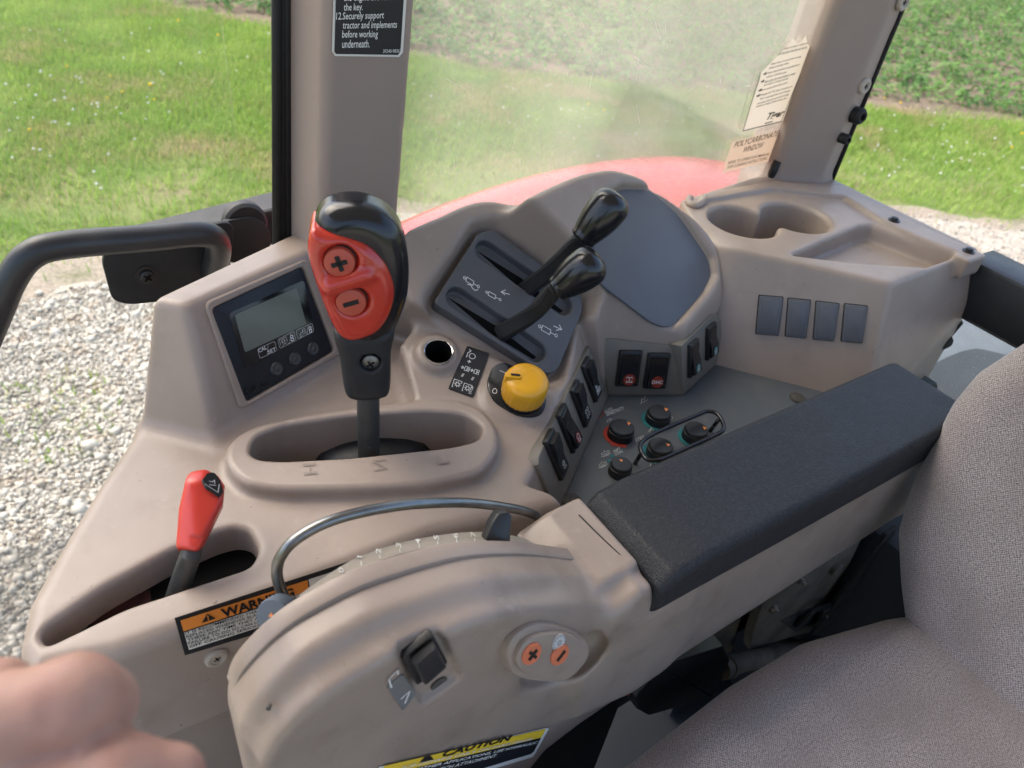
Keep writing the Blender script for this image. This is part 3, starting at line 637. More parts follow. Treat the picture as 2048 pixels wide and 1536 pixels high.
# --- black rail, grab handle and plates at the front opening
mb = MB(); rail = [aty(300, 470, .80), aty(600, 395, .80)]
frr = Fr(rail[0], A_(0, -1, 0), rail[1]-rail[0]); L0 = np.linalg.norm(rail[1]-rail[0]); mb.slab(frr, [(-.05, -.045), (L0, -.045), (L0, 0), (-.05, 0)], -.03, .012, .004)
tag(mb.build('door_rail', 'black_matte'), 'black lower door frame rail crossing behind the tan pillar', 'rail')
gh = thing('grab_handle', 'bent black tube grab handle with rounded mounting plates', 'handle', aty(300, 600, .74))
pa = [aty(-175, 985, .752), aty(-160, 955, .735), aty(-135, 900, .712), aty(-70, 775, .70), aty(-12, 640, .70), aty(22, 560, .70), aty(62, 510, .70), aty(130, 490, .70), aty(300, 476, .70), aty(385, 468, .70), aty(425, 474, .705), aty(437, 500, .715), aty(426, 540, .735), aty(412, 572, .752)]
mb = MB(); mb.tube(smooth_path(pa, 6), .0128, 20); mb.build('tube', 'handle_black', gh, True)
HF = Fr((0, .755, 0), A_(0, -1, .05), (1, 0, 0))
mb = MB(); mb.slab(HF, roundp(HF.poly([(203, 520), (222, 484), (330, 470), (470, 440), (455, 590), (260, 610), (225, 602)]), .016, 6), -.006, 0, .001); mb.build('mounting_plate', 'black_matte', gh, 'auto')
mb = MB(); mb.slab(HF, roundp(HF.poly([(450, 460), (520, 448), (552, 470), (556, 530), (470, 545), (440, 520)]), .016, 6), -.03, -.022, .001); mb.build('mounting_plate', 'black_matte', gh, 'auto')
mb = MB(); mb.lathe(HF.hit(492, 448, -.03), HF.n, [(.024, -.01), (.024, .0), (.021, .004), (.001, .004)], 28); mb.build('rubber_disc', 'black_matte', gh, 'auto')
mb = MB(); o = HF.hit(293, 551, .0); mb.lathe(o, HF.n, [(.011, 0), (.011, .0015), (.0075, .0018), (.007, .005), (.0045, .0065), (.0005, .0066)], 20); sc = mb.build('screw', 'black_plastic', gh, 'auto')
dw = thing('door_window', 'clear frameless glass of the open side left of the tan pillar', 'window', (-.3, .766, -1.1)); m_ = MB(); m_.box((-.78, .764, -1.10), (.196, .768, .60), .0008); m_.build('pane', 'clear_glass', dw)
mb = MB(); fq = Fr(o, HF.n)
for a in (45, 135): mb.slab(fq, [(x*math.cos(R(a))-y*math.sin(R(a)), x*math.sin(R(a))+y*math.cos(R(a))) for x, y in rectp(.009, .0016)], .006, .0072)
mb.build('screw_cross', 'void_black', sc)
# --- red rear fender outside the window
f_c = A_(.74, 0, -1.125); prof = []
for i in range(31):
    a = R(116-94*i/30); r = .685+.02*math.sin(math.pi*i/30); prof.append((f_c[0]+r*1.42*math.cos(a), f_c[2]+r*math.sin(a)))
ys = [(.655, -.03), (.665, -.01), (.69, 0), (.80, .004), (.845, .0), (.868, -.012), (.880, -.035), (.882, -.10)]
V = []; F_ = []
for x, z in prof:
    d = nrm(A_(x-f_c[0], 0, z-f_c[2])); V += [A_(x, y, z)+d*h for y, h in ys]+[A_(x, .87, z)-d*.11, A_(x, .66, z)-d*.045]
m = len(ys)+2
for i in range(len(prof)-1):
    for j in range(m): F_.append((i*m+j, i*m+(j+1) % m, (i+1)*m+(j+1) % m, (i+1)*m+j))
fen = put('rear_fender', V, F_, 'fender_red', None, 'auto'); tag(fen, 'red rounded wheel fender seen through the hazy window', 'fender')
# --- rear of the cab: black cross bar, glass, things behind it
bf = thing('rear_window', 'dusty rear window below the black cross bar behind the seat', 'window', (1.0, .1, -.9))
mb = MB(); q0 = A_(.978, .352, 0)
mb.box((.968, -.55, -.456), (1.03, .352, -.379), .006); mb.build('cross_bar', 'black_plastic', bf, 'auto', label='black padded cross bar above the rear glass')
mb = MB(); mb.box((1.0, -.55, -1.05), (1.005, .46, -.456), .001); mb.build('pane', 'rear_glass', bf)
mb = MB(); mb.tube([atx(1912, 640, .985), atx(1870, 690, .985), atx(1795, 765, .985), atx(1700, 900, .985)], .010, 10); mb.build('window_seal', 'rubber', bf, True)
mb = MB(); mb.lathe(atx(1890, 680, .98), A_(-1, 0, 0), [(.011, 0), (.011, .012), (.007, .02), (.0005, .02)], 18); mb.build('latch_knob', 'rubber', bf, 'auto')
tw = thing('tractor_wheel', 'black tyred wheel showing through the rear glass', 'wheel', (1.55, .1, -2.3))
mb = MB(); mb.lathe(A_(1.62, .34, -1.35), A_(0, 1, 0), [(.30, -.20), (.42, -.21), (.50, -.18), (.53, -.08), (.53, .08), (.50, .18), (.42, .21), (.30, .20)], 48); mb.build('tyre', 'rubber', tw, 'auto')
mb = MB(); mb.lathe(A_(1.62, .34, -1.35), A_(0, 1, 0), [(.06, -.17), (.30, -.16), (.30, .16), (.06, .17)], 32); mb.build('rim', 'grey_metal', tw, 'auto')
mb = MB(); mb.box((1.25, -.5, -.95), (2.1, .75, -.90), .01); tag(mb.build('hitch_cover', 'grey_metal'), 'grey metal cover plate behind the rear glass', 'cover')
# ================================================================== side console
con = thing('side_console', 'tan moulded side console carrying display, switches and dials', 'console', (.3, .46, -1.16))
FA = Fr(atz(1100, 740, -.435), (-.05, -.62, .78)); FA = Fr(FA.o, FA.n, FA.hit(1085, 710)-FA.hit(900, 590))
FB = Fr(atz(1350, 660, -.42), (.1, -.65, .75))
FC = Fr(atz(1035, 800, -.439), (-.12, -.32, .94))
FH = Fr(atz(433, 890, -.45), (.372, -.835, .407)); FH = Fr(FH.o, FH.n, FH.hit(609, 522)-FH.hit(412, 608))
zf = ZP(0)
f = Field((-.10, .235, -.56), (.80, .66, -.255), .0021)
f.prism(zf, [(-.077, .343), (-.081, .364), (-.072, .397), (-.048, .437), (-.012, .492), (.027, .545), (.05, .60), (.78, .60), (.78, .245), (.34, .245), (.315, .300), (.20, .324), (.04, .327), (-.03, .331)], -.80, -.45, .012, .006, draft=-.06)
# display hood
TLf, BLf, TRf = FH.hit(369, 608), FH.o, FH.hit(625, 497); BLb = atz(277, 851, -.45); ins = A_(.13, .58, -.42)
ls = plane3(TLf, BLf, BLb, ins); TLb = ray(301, 598); TLb = TLb*((ls[0]@ls[1])/(TLb@ls[1])); TRb = dep(556, 488, np.dot(TRf, FW)+.015)
BLb2 = BLb+A_(.0, 0, -.05)
pl = [(FH.o, FH.n), ls, plane3(TLf, TRf, TLb, ins), plane3(BLb, TLb, TRb, ins), (FH.hit(655, 520), nrm(A_(.80, -.25, .50)))]
f.convex(pl, (.0, .44, -.56), (.32, .66, -.31), .007, .012)
# lever hump, blank hump and the shoulder between them and the shift gate
f.prism(FA, blob(FA.poly([(797, 482), (880, 434), (948, 406), (1005, 408), (1060, 440), (1205, 560), (1205, 600), (1160, 725), (1110, 755), (1000, 692), (866, 630), (808, 590)]), 3), -.16, .006, .007, .012)
f.prism(FB, blob(FB.poly([(1030, 412), (1140, 354), (1205, 337), (1240, 338), (1290, 355), (1352, 400), (1418, 462), (1462, 540), (1473, 575), (1462, 615), (1435, 650), (1350, 702), (1300, 700), (1185, 682), (1185, 600), (1130, 540), (1050, 460)]), 3), -.16, .0, .008, .014)
f.prism(FC, FC.poly([(800, 690), (860, 610), (1000, 680), (1110, 735), (1180, 690), (1170, 740), (1085, 905), (1000, 880), (960, 850), (830, 800)]), -.05, 0, .006, .016)
# bosses
SOC = FC.hit(877, 704, .010); PTO = FC.hit(1026, 790)
f.prism(FC, ringp(.0215, 28, *FC.ab(872, 711)), -.02, .010, .008, .006); f.prism(FC, ringp(.028, 28, *FC.ab(1022, 796)), -.02, .005, .004, .008)
f.prism(FC, ringp(.0132, 24, *FC.ab(877, 704, .010)), -.025, .06, .001, .002, cut=True)
# recesses
PA = FA.poly([(863, 606), (878, 580), (955, 464), (990, 458), (1168, 588), (1166, 625), (1118, 745), (1090, 756), (880, 640)])
f.prism(FA, PA, -.014, .06, .003, .006, cut=True, draft=.55, r2=.008)
PB = FB.poly([(1310, 372), (1368, 424), (1428, 512), (1434, 545), (1416, 582), (1358, 648), (1338, 652), (1312, 642), (1212, 566), (1160, 500), (1166, 470), (1222, 385), (1250, 370)])
f.prism(FB, PB, -.010, .06, .003, .008, cut=True, draft=.25, r2=.004)
PK = [(.322, .322), (.481, .442), (.561, .404), (.661, .437), (.72, .50), (.83, .42), (.83, .15), (.36, .15), (.322, .24)]
f.prism(zf, PK, -.503, -.15, .002, .007, cut=True, draft=.28)
WL = Fr(A_(.325, .325, -.50), nrm(A_(.53, -.70, .48)), A_(.8, .6, 0))
f.convex([(WL.o-WL.n*.001, -WL.n), (A_(0, 0, -.502), A_(0, 0, -1.)), (WL.o-WL.u*.022, -WL.u), (WL.o+WL.u*.19, WL.u)], (.29, .27, -.51), (.56, .50, -.38), .004, .006, cut=True)
# shift gate
SO = zf and ZP(-.436).poly([(447, 925), (452, 885), (500, 850), (640, 820), (800, 800), (900, 797), (962, 812), (995, 850), (1000, 895), (965, 945), (850, 968), (700, 976), (560, 978), (485, 966)])
f.prism(zf, roundp(SO, .012, 3), -.48, -.436, .006, .006)
SI = ZP(-.436).poly([(497, 905), (508, 872), (560, 850), (700, 830), (850, 820), (930, 826), (968, 852), (958, 880), (900, 893), (700, 914), (560, 921), (515, 917)])
f.prism(zf, roundp(SI, .008, 3), -.52, -.40, .002, .004, cut=True)
# park lever slot
SR = ZP(-.45).poly([(76, 1272), (92, 1290), (250, 1214), (500, 1132), (518, 1098), (500, 1060), (470, 1052), (430, 1062), (335, 1102), (200, 1176), (95, 1248)])
f.prism(zf, roundp(SR, .006, 3), -.52, -.40, .002, .006, cut=True)
# display frame
PD = roundp(FH.poly([(420, 617), (604, 532), (668, 702), (491, 805)]), .005); f.prism(FH, PD, -.010, .03, .001, .003, cut=True)
f.build('console_body', 'tan_plastic', con)
# dark slot fill, gate liner and small parts of the body
mb = MB(); mb.slab(zf, inset(roundp(SR, .006, 3), -.004), -.53, -.477); mb.build('slot_dark_fill', 'void_black', con)  # black plate stands in for the dark cavity under the slot
mb = MB(); mb.quad([atz(u, v, -.4765) for u, v in ((140, 1262), (270, 1190), (300, 1180), (305, 1215))]); mb.build('slot_red_patch', 'dark_maroon', con)  # dark red patch visible down in the slot
mb = MB(); mb.slab(zf, inset(roundp(SI, .008, 3), -.002), -.53, -.505); mb.build('gate_liner', 'black_matte', con)
mb = MB(); o = atz(742, 905, -.503); mb.lathe(o, A_(0, 0, 1), [(.062, 0), (.061, .014), (.052, .026), (.036, .033), (.018, .037), (.001, .037)], 36); mb.build('shift_boot', 'black_plastic', con, True)
TF = ZP(-.4356)
for t, bl, br, tl in (('H', (607, 948), (605, 928), (634, 945)), ('N', (746, 940), (744, 920), (772, 936)), ('L', (876, 928), (873, 909), (900, 924))): mb = MB(); add_text(mb, corners(TF, bl, br, tl, .0010), t, -.015); mb.build('gate_letter', 'tan_lower', con)
# screw and warning sticker on the inboard face
IF = Fr(A_(.0, .3265, -.47), A_(.012, -1, .06), (1, 0, 0)); FIx = IF
def probe_face(u, v): return IF.hit(u, v)
mb = MB(); o = IF.hit(433, 1315, .001); mb.lathe(o, IF.n, [(.0082, -.003), (.0082, .0012), (.0066, .0026), (.0048, .0027), (.0044, .0018), (.0005, .0018)], 28); b = mb.build('trim_screw', 'tan_button', con, 'auto')
mb = MB(); fq = Fr(o, IF.n)
for a in (20, 110): mb.slab(fq, [(x*math.cos(R(a))-y*math.sin(R(a)), x*math.sin(R(a))+y*math.cos(R(a))) for x, y in rectp(.0046, .0009)], .0018, .0022)
mb.build('screw_cross', 'black_print', b)
q = [(370, 1311), (349, 1236), (700, 1122), (722, 1204)]
mb = MB(); mb.quad([IF.hit(*p, .0022) for p in q]); st = mb.build('warning_sticker', 'sticker_black', con, label='black edged sticker with orange warning band and small print')
L4 = [IF.hit(*p, .0028) for p in ((377, 1301), (360, 1238), (617, 1158), (690, 1204))]
mb = MB(); mb.quad([IF.hit(*p, .0027) for p in ((367, 1263), (361, 1241), (615, 1160), (618, 1181))]); mb.build('warning_band', 'sticker_orange', st)
mb = MB(); mb.quad([IF.hit(*p, .0027) for p in ((378, 1300), (368, 1265), (618, 1184), (640, 1215))]); mb.quad([IF.hit(*p, .0027) for p in ((621, 1180), (617, 1159), (700, 1132), (704, 1152))]); mb.build('text_field', 'sticker_white', st)
mb = MB()
def sk(x, y): return (x, y)
add_text(mb, corners(IF, (446, 1236), (590, 1192), (440, 1219), .0033), 'WARNING', .035)
lines = ['IT IS RECOMMENDED THAT THE LOCK NUT BE', 'REPLACED WHENEVER BLADES ARE REPLACED OR', 'THESE ANY TIME THEY ARE REMOVED WORN', 'FAILURE TO DO SO CAN LEAD TO BLADE COMING', 'OFF CAUSING SERIOUS INJURY OR DEATH']
for i, t in enumerate(lines):
    a = (371+i*2.1, 1270+i*6.6); b = (618+i*4, 1192+i*6.2); add_text(mb, corners(IF, a, b, (a[0]-1.5, a[1]-5.0), .0033), t, .012)
mb.quad([IF.hit(*p, .0033) for p in ((404, 1246), (432, 1237), (414, 1228))]); mb.build('lettering', 'black_print', st)
mb = MB(); add_text(mb, corners(IF, (415.5, 1240.5), (418.5, 1239.5), (413.5, 1230.5), .0038), '!', .03); mb.build('alert_mark', 'sticker_orange', st)
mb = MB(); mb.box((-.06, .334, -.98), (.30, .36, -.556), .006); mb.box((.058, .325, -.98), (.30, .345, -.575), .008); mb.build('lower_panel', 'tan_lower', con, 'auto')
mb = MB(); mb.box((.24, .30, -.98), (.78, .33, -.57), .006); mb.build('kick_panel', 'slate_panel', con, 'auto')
# --- display
d = MB().slab(FH, inset(PD, .0004), -.010, -.0005, .0012).build('display_unit', 'lcd_body', con, 'auto', label='black display unit with grey screen and three round buttons')
mb = MB(); ro, ri = roundp(FH.poly([(406, 606), (612, 517), (683, 706), (478, 820)]), .007), PD
rings = [[FH.P(a, b, c) for a, b in q] for q, c in ((ro, -.002), (ro, .0018), (inset(ro, .0012), .0028), (inset(ri, -.0012), .0028), (ri, .0016), (ri, -.009))]
n = len(ro); V = [p for r in rings for p in r]; put('display_bezel', V, [(j*n+i, j*n+(i+1) % n, (j+1)*n+(i+1) % n, (j+1)*n+i) for j in range(5) for i in range(n)], 'tan_plastic', con, 'auto')
mb = MB(); mb.slab(FH, roundp(FH.poly([(457, 627), (608, 560), (629, 662), (491, 740)]), .004), -.001, -.0001); mb.build('display_window', 'lcd_window', d)
mb = MB(); mb.slab(FH, roundp(FH.poly([(469, 630), (593, 575), (612, 648), (490, 705)]), .002), -.0005, .0003); mb.build('screen', 'lcd_glass', d)
mb = MB(); HC = .0008
def hbox(bl, br, tl, st, w=.00024): add_strokes(mb, corners(FH, bl, br, tl, HC), st, w)
bx = [[(.08, 0), (.92, 0), (1, .1), (1, .9), (.92, 1), (.08, 1), (0, .9), (0, .1), (.08, 0)], [(.42, 0), (.62, 1)]]
hbox((520, 717), (554, 701), (515, 698), bx); hbox((560, 697), (592, 680), (555, 679), bx[:1]+[[(.6, 0), (.8, 1)]]); hbox((596, 678), (628, 663), (592, 661), bx[:1]+[[(.55, 0), (.75, 1)]])
add_text(mb, corners(FH, (518, 706), (534, 698), (516, 699), HC), 'CAL', .01); add_text(mb, corners(FH, (536, 708), (552, 701), (535, 701), HC), 'SET', .01)
for bl, br, tl in (((582, 684), (589, 681), (579, 671)), ((619, 667), (625, 664), (616, 654))): add_text(mb, corners(FH, bl, br, tl, HC), '8', .0)
hbox((576, 687), (580, 685), (575, 684), [[(0, 0), (1, 0)]]); hbox((616, 667), (617, 668), (616, 666), [[(0, 0), (.5, 1)]])
hbox((562, 693), (576, 686), (558, 680), [[(0, .2), (.05, 1), (.95, 1), (1, .3)], circ(.5, .55, .2, 8), [(.15, -.05), (.5, .1), (.85, .1)]]+[[(.5+.22*math.cos(R(a)), .55+.22*math.sin(R(a))), (.5+.34*math.cos(R(a)), .55+.34*math.sin(R(a)))] for a in range(0, 360, 45)], .0003)
hbox((598, 675), (614, 668), (595, 662), [circ(.72, .45, .2, 10), circ(.25, .3, .1, 8), [(.3, .35), (.3, .55), (.55, .6), (.6, .95), (.85, .95), (.88, .6)], [(.1, .02), (.5, .02)], [(.2, .08), (.1, .02)]], .0003)
mb.build('display_lettering', 'white_print', d)
for u, v in ((553, 738), (590, 718), (626, 698)):
    o = FH.hit(u, v, -.0005); mb = MB(); mb.lathe(o, FH.n, [(.0068, 0), (.0068, .0004), (.0061, .0005), (.0060, .0014), (.0052, .0019), (.0042, .0012), (.0030, .0016), (.0018, .0012), (.0010, .0018), (.0002, .0018)], 24); mb.build('button', 'button_black', d, True)
mb = MB(); add_text(mb, corners(FH, (488, 793), (537, 769), (484, 780), -.0002), 'Kubota', .02); mb.build('embossed_name', 'black_gloss', d)
# --- lever plate with its two channels
f = Field(tuple(np.min([FA.P(a, b, c) for a, b in PA for c in (-.014, .003)], 0)-.004), tuple(np.max([FA.P(a, b, c) for a, b in PA for c in (-.014, .003)], 0)+.004), .0013)
PL = roundp(FA.poly([(866, 606), (956, 466), (988, 460), (1163, 590), (1164, 622), (1114, 742), (1092, 750)]), .006); f.prism(FA, PL, -.0142, .0015, .001, .002)
SL = []
for (a, b, w) in (((972, 503), (1124, 610), .0105), ((914, 597), (1070, 703), .0105)):
    a, b = A_(*FA.ab(*a)), A_(*FA.ab(*b)); e = nrm(b-a); s = A_(-e[1], e[0]); P = [tuple(b+(e*math.cos(t)+s*math.sin(t))*w) for t in np.linspace(-math.pi/2, math.pi/2, 9)]+[tuple(a+(-e*math.cos(t)-s*math.sin(t))*w) for t in np.linspace(-math.pi/2, math.pi/2, 9)]
    SL.append((a, b, e, s)); f.prism(FA, P, -.009, .03, .001, .0015, cut=True, draft=.1)
plate = f.build('lever_plate', 'charcoal_plate', con, label='dark grey lever plate with two slots and cylinder symbols')
for a, b, e, s in SL:
    mb = MB(); P = [tuple(a-e*.004+s*.0012), tuple(a-e*.004-s*.0012), tuple(b-s*.003+e*0), tuple(b+e*.004), tuple(b+s*.003)]
    P = [tuple(a-e*.006), tuple((a+b)/2-s*.0065), tuple(b+e*.004-s*.004), tuple(b+e*.006), tuple((a+b)/2+s*.0035)]
    mb.slab(FA, P, -.0092, -.0084); mb.build('slit', 'void_black', plate)
def sym_(c, st, w): m_ = MB(); add_strokes(m_, c, st, w); m_.build('cylinder_symbol', 'white_print', plate)
HC = .0022
cyl = [circ(.06, .5, .06, 10, ry=.16), [(.12, .5), (.18, .5)], [(.18, .22), (.62, .22), (.62, .78), (.18, .78), (.18, .22)], [(.62, .5), (.86, .5)], circ(.93, .5, .065, 10, ry=.17)]
sym_(corners(FA, (925, 562), (957, 582), (929, 547), HC), cyl, .0007); sym_(corners(FA, (934, 572), (954, 585), (936, 566), HC), [[(0, .5), (.25, 1), (.5, .4), (.75, .2), (1, .9)]], .0008)
sym_(corners(FA, (970, 590), (1001, 607), (973, 577), HC), cyl, .0007); sym_(corners(FA, (1001, 589), (1018, 592), (1003, 580), HC), [[(0, .6), (1, .35)], [(.45, 1.15), (0, .6), (.5, .1)]], .0008)
sym_(corners(FA, (1075, 660), (1113, 681), (1079, 643), HC), cyl, .0007); sym_(corners(FA, (1105, 658), (1122, 663), (1109, 648), HC), [[(0, .6), (1, .4)], [(.55, 1.1), (1, .4), (.45, 0)]], .0008)
mb = MB(); mb.slab(FB, inset(roundp(PB, .012), .001), -.0102, -.0075, .001); mb.build('blank_plate', 'blank_grey', con, 'auto', label='empty smooth grey plate in a tan frame')
# --- socket, implement drive dial, its instruction plate
mb = MB(); mb.lathe(SOC, FC.n, [(.0129, -.03), (.0142, -.030), (.0142, .0006), (.0137, .0014), (.0130, .0010), (.0127, -.001), (.0120, -.029), (.0002, -.029)], 32); sk_ = mb.build('power_socket', 'chrome', con, 'auto')
mb = MB(); mb.lathe(SOC, FC.n, [(.0118, -.028), (.0128, -.0006), (.0126, -.0002), (.0122, -.0004), (.0110, -.0275), (.0002, -.0275)], 28); mb.build('socket_sleeve', 'void_black', sk_)
q = [(934, 693), (979, 708), (946, 796), (896, 778)]
mb = MB(); mb.slab(FC, roundp(FC.poly(q), .002), -.0005, .0014); dp = mb.build('instruction_plate', 'sticker_black', con, label='small black plate with white dial symbols')
mb = MB(); HC = .0019
gear = [circ(.5, .5, .2, 10)]+[[(.5+.24*math.cos(R(a)), .5+.24*math.sin(R(a))), (.5+.36*math.cos(R(a)), .5+.36*math.sin(R(a)))] for a in range(0, 360, 45)]
add_strokes(mb, corners(FC, (932, 714), (950, 720), (937, 699), HC), [circ(.6, .35, .33, 12), [(.05, 0), (.05, .6), (.3, .95)], [(.1, 1.05), (.3, .95), (.2, .7)]], .0006)
add_text(mb, corners(FC, (934, 725), (941, 727), (936, 719), HC), '+', .01)
for x0, y0 in ((919, 740), (938, 746)): add_strokes(mb, corners(FC, (x0, y0), (x0+18, y0+6), (x0+5, y0-13), HC), [[(0, .5), (.25, .5)], [(.15, .3), (.35, .5), (.15, .7), (.15, .3)], [(.45, .2), (.45, .8)], [(.45, .8), (.7, .8), (.7, .2), (.45, .2)], [(.8, .15), (.8, .85)], [(.95, .15), (.95, .85)], [(.8, .5), (.95, .5)]], .0005)
for x0, y0 in ((920, 752), (940, 759)): add_strokes(mb, corners(FC, (x0, y0), (x0+8, y0+2), (x0+2, y0-6), HC), [[(.3, 0), (.5, 1)], [(.6, 0), (.8, 1)]], .0005)
for x0, y0 in ((904, 773), (924, 781)): add_strokes(mb, corners(FC, (x0, y0), (x0+17, y0+6), (x0+5, y0-15), HC), gear+[[(.1, .0), (0, 0), (0, 1), (.9, 1), (.9, .75)]], .0005)
add_text(mb, corners(FC, (942, 788), (948, 773), (937, 787), HC), 'STOP', .005)
mb.build('plate_symbols', 'white_print', dp)
dl = MB(); dl.slab(FC, roundp(FC.poly([(970, 776), (982, 740), (1004, 730), (1052, 752), (1092, 800), (1085, 832), (1058, 842), (1028, 838), (984, 810)]), .008), .003, .0075, .0015); dl = dl.build('drive_dial', 'black_gloss', con, 'auto', label='round yellow implement drive dial on a black base')
YO = FC.hit(1045, 791, .0075); ya = nrm(FC.n*1.0+A_(.05, .10, 0)); mb = MB()
Yf = Fr(YO, ya, RT); rings = []
for r, h in ((.0205, .002), (.0212, .004), (.0212, .016), (.0208, .0215), (.0188, .0252), (.013, .0268), (.006, .0272), (.0002, .0273)):
    rings.append([Yf.P(r*(1-(.022 if (j % 4 < 2 and .003 < h < .017) else 0))*math.cos(2*math.pi*j/96), r*(1-(.022 if (j % 4 < 2 and .003 < h < .017) else 0))*math.sin(2*math.pi*j/96), h) for j in range(96)])
mb.loft(rings); yk = mb.build('dial_cap', 'yellow_knob', dl, True)
mb = MB(); 
for w, h0, h1, m in ((.0095, .019, .0285, 'y'),):
    mb.slab(Yf, roundp([(-.0215, -.0035), (-.006, -.0028), (-.006, .0028), (-.0215, .0035)], .002), .012, .0292, .001)
mb.build('pointer_ridge', 'yellow_knob', dl, 'auto')
mb = MB(); mb.slab(Yf, roundp([(-.016, -.0011), (-.0075, -.0011), (-.0075, .0011), (-.016, .0011)], .0008), .0265, .0298); mb.build('pointer_mark', 'black_print', dl)
mb = MB(); mb.lathe(YO, ya, [(.0202, 0), (.0208, .0005), (.0208, .003), (.015, .0032)], 36); mb.build('dial_skirt', 'black_plastic', dl, 'auto')
mb = MB(); add_text(mb, corners(FC, (983, 786), (993, 789), (986, 775), .0080), 'O', -.01); add_strokes(mb, corners(FC, (1000, 741), (1012, 747), (1002, 739), .008), [[(0, 0), (1, 0)]], .0006); mb.build('dial_lettering', 'white_print', dl)
# --- switch pocket: floor plate, wall panels, rocker switches
zq = ZP(-.503); fl = [(.326, .324), (.481, .4405), (.561, .4025), (.661, .4355), (.70, .43), (.80, .30), (.80, .25), (.345, .25)]
mb = MB(); mb.slab(zf, fl, -.506, -.4985, .001); floor_ = mb.build('dial_floor', 'grey_plate', con, 'auto', label='slate grey floor plate printed round the dials')
WB = Fr(A_(.481, .442, -.50), nrm(A_(-.41, -.87, .27)), A_(.903, -.43, 0)); WR = Fr(A_(.561, .404, -.50), nrm(A_(.3, -.91, .27)), A_(.95, .31, 0))
pans = []
for w, q in ((WL, [(1075, 930), (1075, 915), (1090, 880), (1180, 684), (1192, 675), (1204, 676), (1216, 790), (1112, 1032)]), (WB, [(1195, 674), (1360, 693), (1366, 789), (1217, 789)]), (WR, [(1361, 692), (1424, 630), (1434, 628), (1440, 640), (1446, 714), (1366, 789)])):
    mb = MB(); mb.slab(w, w.poly(q, .002), -.012, .003, .001); pans.append(mb.build('switch_panel', 'olive_panel', con, 'auto'))
def rocker(w, u, v, W_, H_, flip, icon, imat, lab):
    a, b = w.ab(u, v, .004); loc = Fr(w.P(a, b, .003), w.n, w.u)
    mb = MB(); mb.slab(loc, rectp(W_, H_, .0015, 2), -.001, .0045, .0012); base = mb.build('rocker_switch', 'black_plastic', con, 'auto', label=lab)
    hw = W_*.40; hh = H_*.42
    pr = [(-hh, .003), (-hh+.001, .0085), (-.005, .0078), (hh*.3, .0050), (hh-.001, .0052), (hh, .003)]
    if flip: pr = [(-x, y) for x, y in pr][::-1]
    mb = MB(); mb.loft([[loc.P(s, y, c) for y, c in pr] for s in (-hw, -hw+.0008, hw-.0008, hw)]); mb.build('rocker', 'black_gloss' if not flip else 'black_plastic', base, 'auto')
    # print on the proud half
    p0, p1 = (pr[1], pr[2]) if not flip else (pr[3], pr[4])
    (y0, c0), (y1, c1) = (pr[1], pr[2]) if not flip else ((-hh*.95, .0062), (-.003, .0062))
    if flip: y0, c0, y1, c1 = pr[0][0]+.001, pr[0][1]+.002, pr[2][0], pr[2][1]+.001
    if flip:
        q = sorted(pr, key=lambda t: t[0]); y0, c0, y1, c1 = q[1][0], q[1][1], q[2][0], q[2][1]
        if y1 < -.0: pass
    off = .0005
    bl, br, tl = loc.P(-hw*.82, y0, c0+off), loc.P(hw*.82, y0, c0+off), loc.P(-hw*.82, y1, c1+off)
    if icon.get('disc'):
        mb = MB(); o, x, y = bl, br-bl, tl-bl; s = np.linalg.norm(x)/np.linalg.norm(y); rr = .40
        mb.quad([o+x*(.5+rr*math.cos(t))+y*(.5+rr*s*math.sin(t)) for t in np.linspace(0, 2*math.pi, 25)[:-1]]); mb.build('icon_disc', icon['disc'], base)
        up = nrm(np.cross(x, y))*.0003; bl, br, tl = bl+up, br+up, tl+up
    mb = MB()
    if 'strokes' in icon: add_strokes(mb, [bl, br, tl], icon['strokes'], .0007)
    for t, a0, b0, a1, b1 in icon.get('text', []):
        x, y = br-bl, tl-bl; o = bl+x*a0+y*b0; add_text(mb, [o, o+x*(a1-a0), o+y*(b1-b0)], t, .01)
    mb.build('icon', imat, base)
tr4 = [[(.5, .25), (.5, .75)], [(.34, .28), (.66, .28)], [(.32, .2), (.32, .4)], [(.68, .2), (.68, .4)], [(.34, .72), (.66, .72)], [(.30, .66), (.38, .8)], [(.62, .8), (.70, .66)]]
lamp = [[(.35, .5), (.65, .5), (.65, .6), (.57, .75), (.43, .75), (.35, .6), (.35, .5)], [(.38, .42), (.30, .2)], [(.5, .42), (.5, .2)], [(.62, .42), (.70, .2)], [(.3, .3), (.7, .3)]]
eng = [circ(.5, .6, .2, 12), [(.38, .42), (.32, .28), (.5, .2)], [(.6, .2), (.72, .2)], [(.6, .28), (.75, .28)], [(.25, .65), (.3, .65)]]
rocker(WL, 1181, 759, .0215, .046, True, {'text': [('Bi-', .2, .55, .6, .95), ('SPEED', .05, .1, .95, .5)]}, 'white_print', 'black rocker switch at the inner end of the row of four')
rocker(WL, 1160, 807, .0215, .046, True, {'strokes': [circ(.3, .3, .14, 8), circ(.7, .3, .14, 8), circ(.3, .75, .14, 8), circ(.7, .75, .14, 8)], 'text': [('AUTO', .05, 1.15, .95, 1.55)]}, 'faded_print', 'black rocker switch printed auto with four small rings')
rocker(WL, 1135, 857, .0215, .046, False, {'disc': 'red_icon', 'strokes': eng}, 'white_print', 'black rocker switch with a red engine symbol')
rocker(WL, 1111, 909, .0215, .046, True, {'strokes': eng+[circ(.5, .6, .1, 8)]}, 'faded_print', 'black rocker switch with engine outline, nearest the armrest')
rocker(WB, 1257, 736, .026, .042, False, {'disc': 'red_icon', 'strokes': tr4}, 'white_print', 'black rocker switch with a red wheel drive symbol')
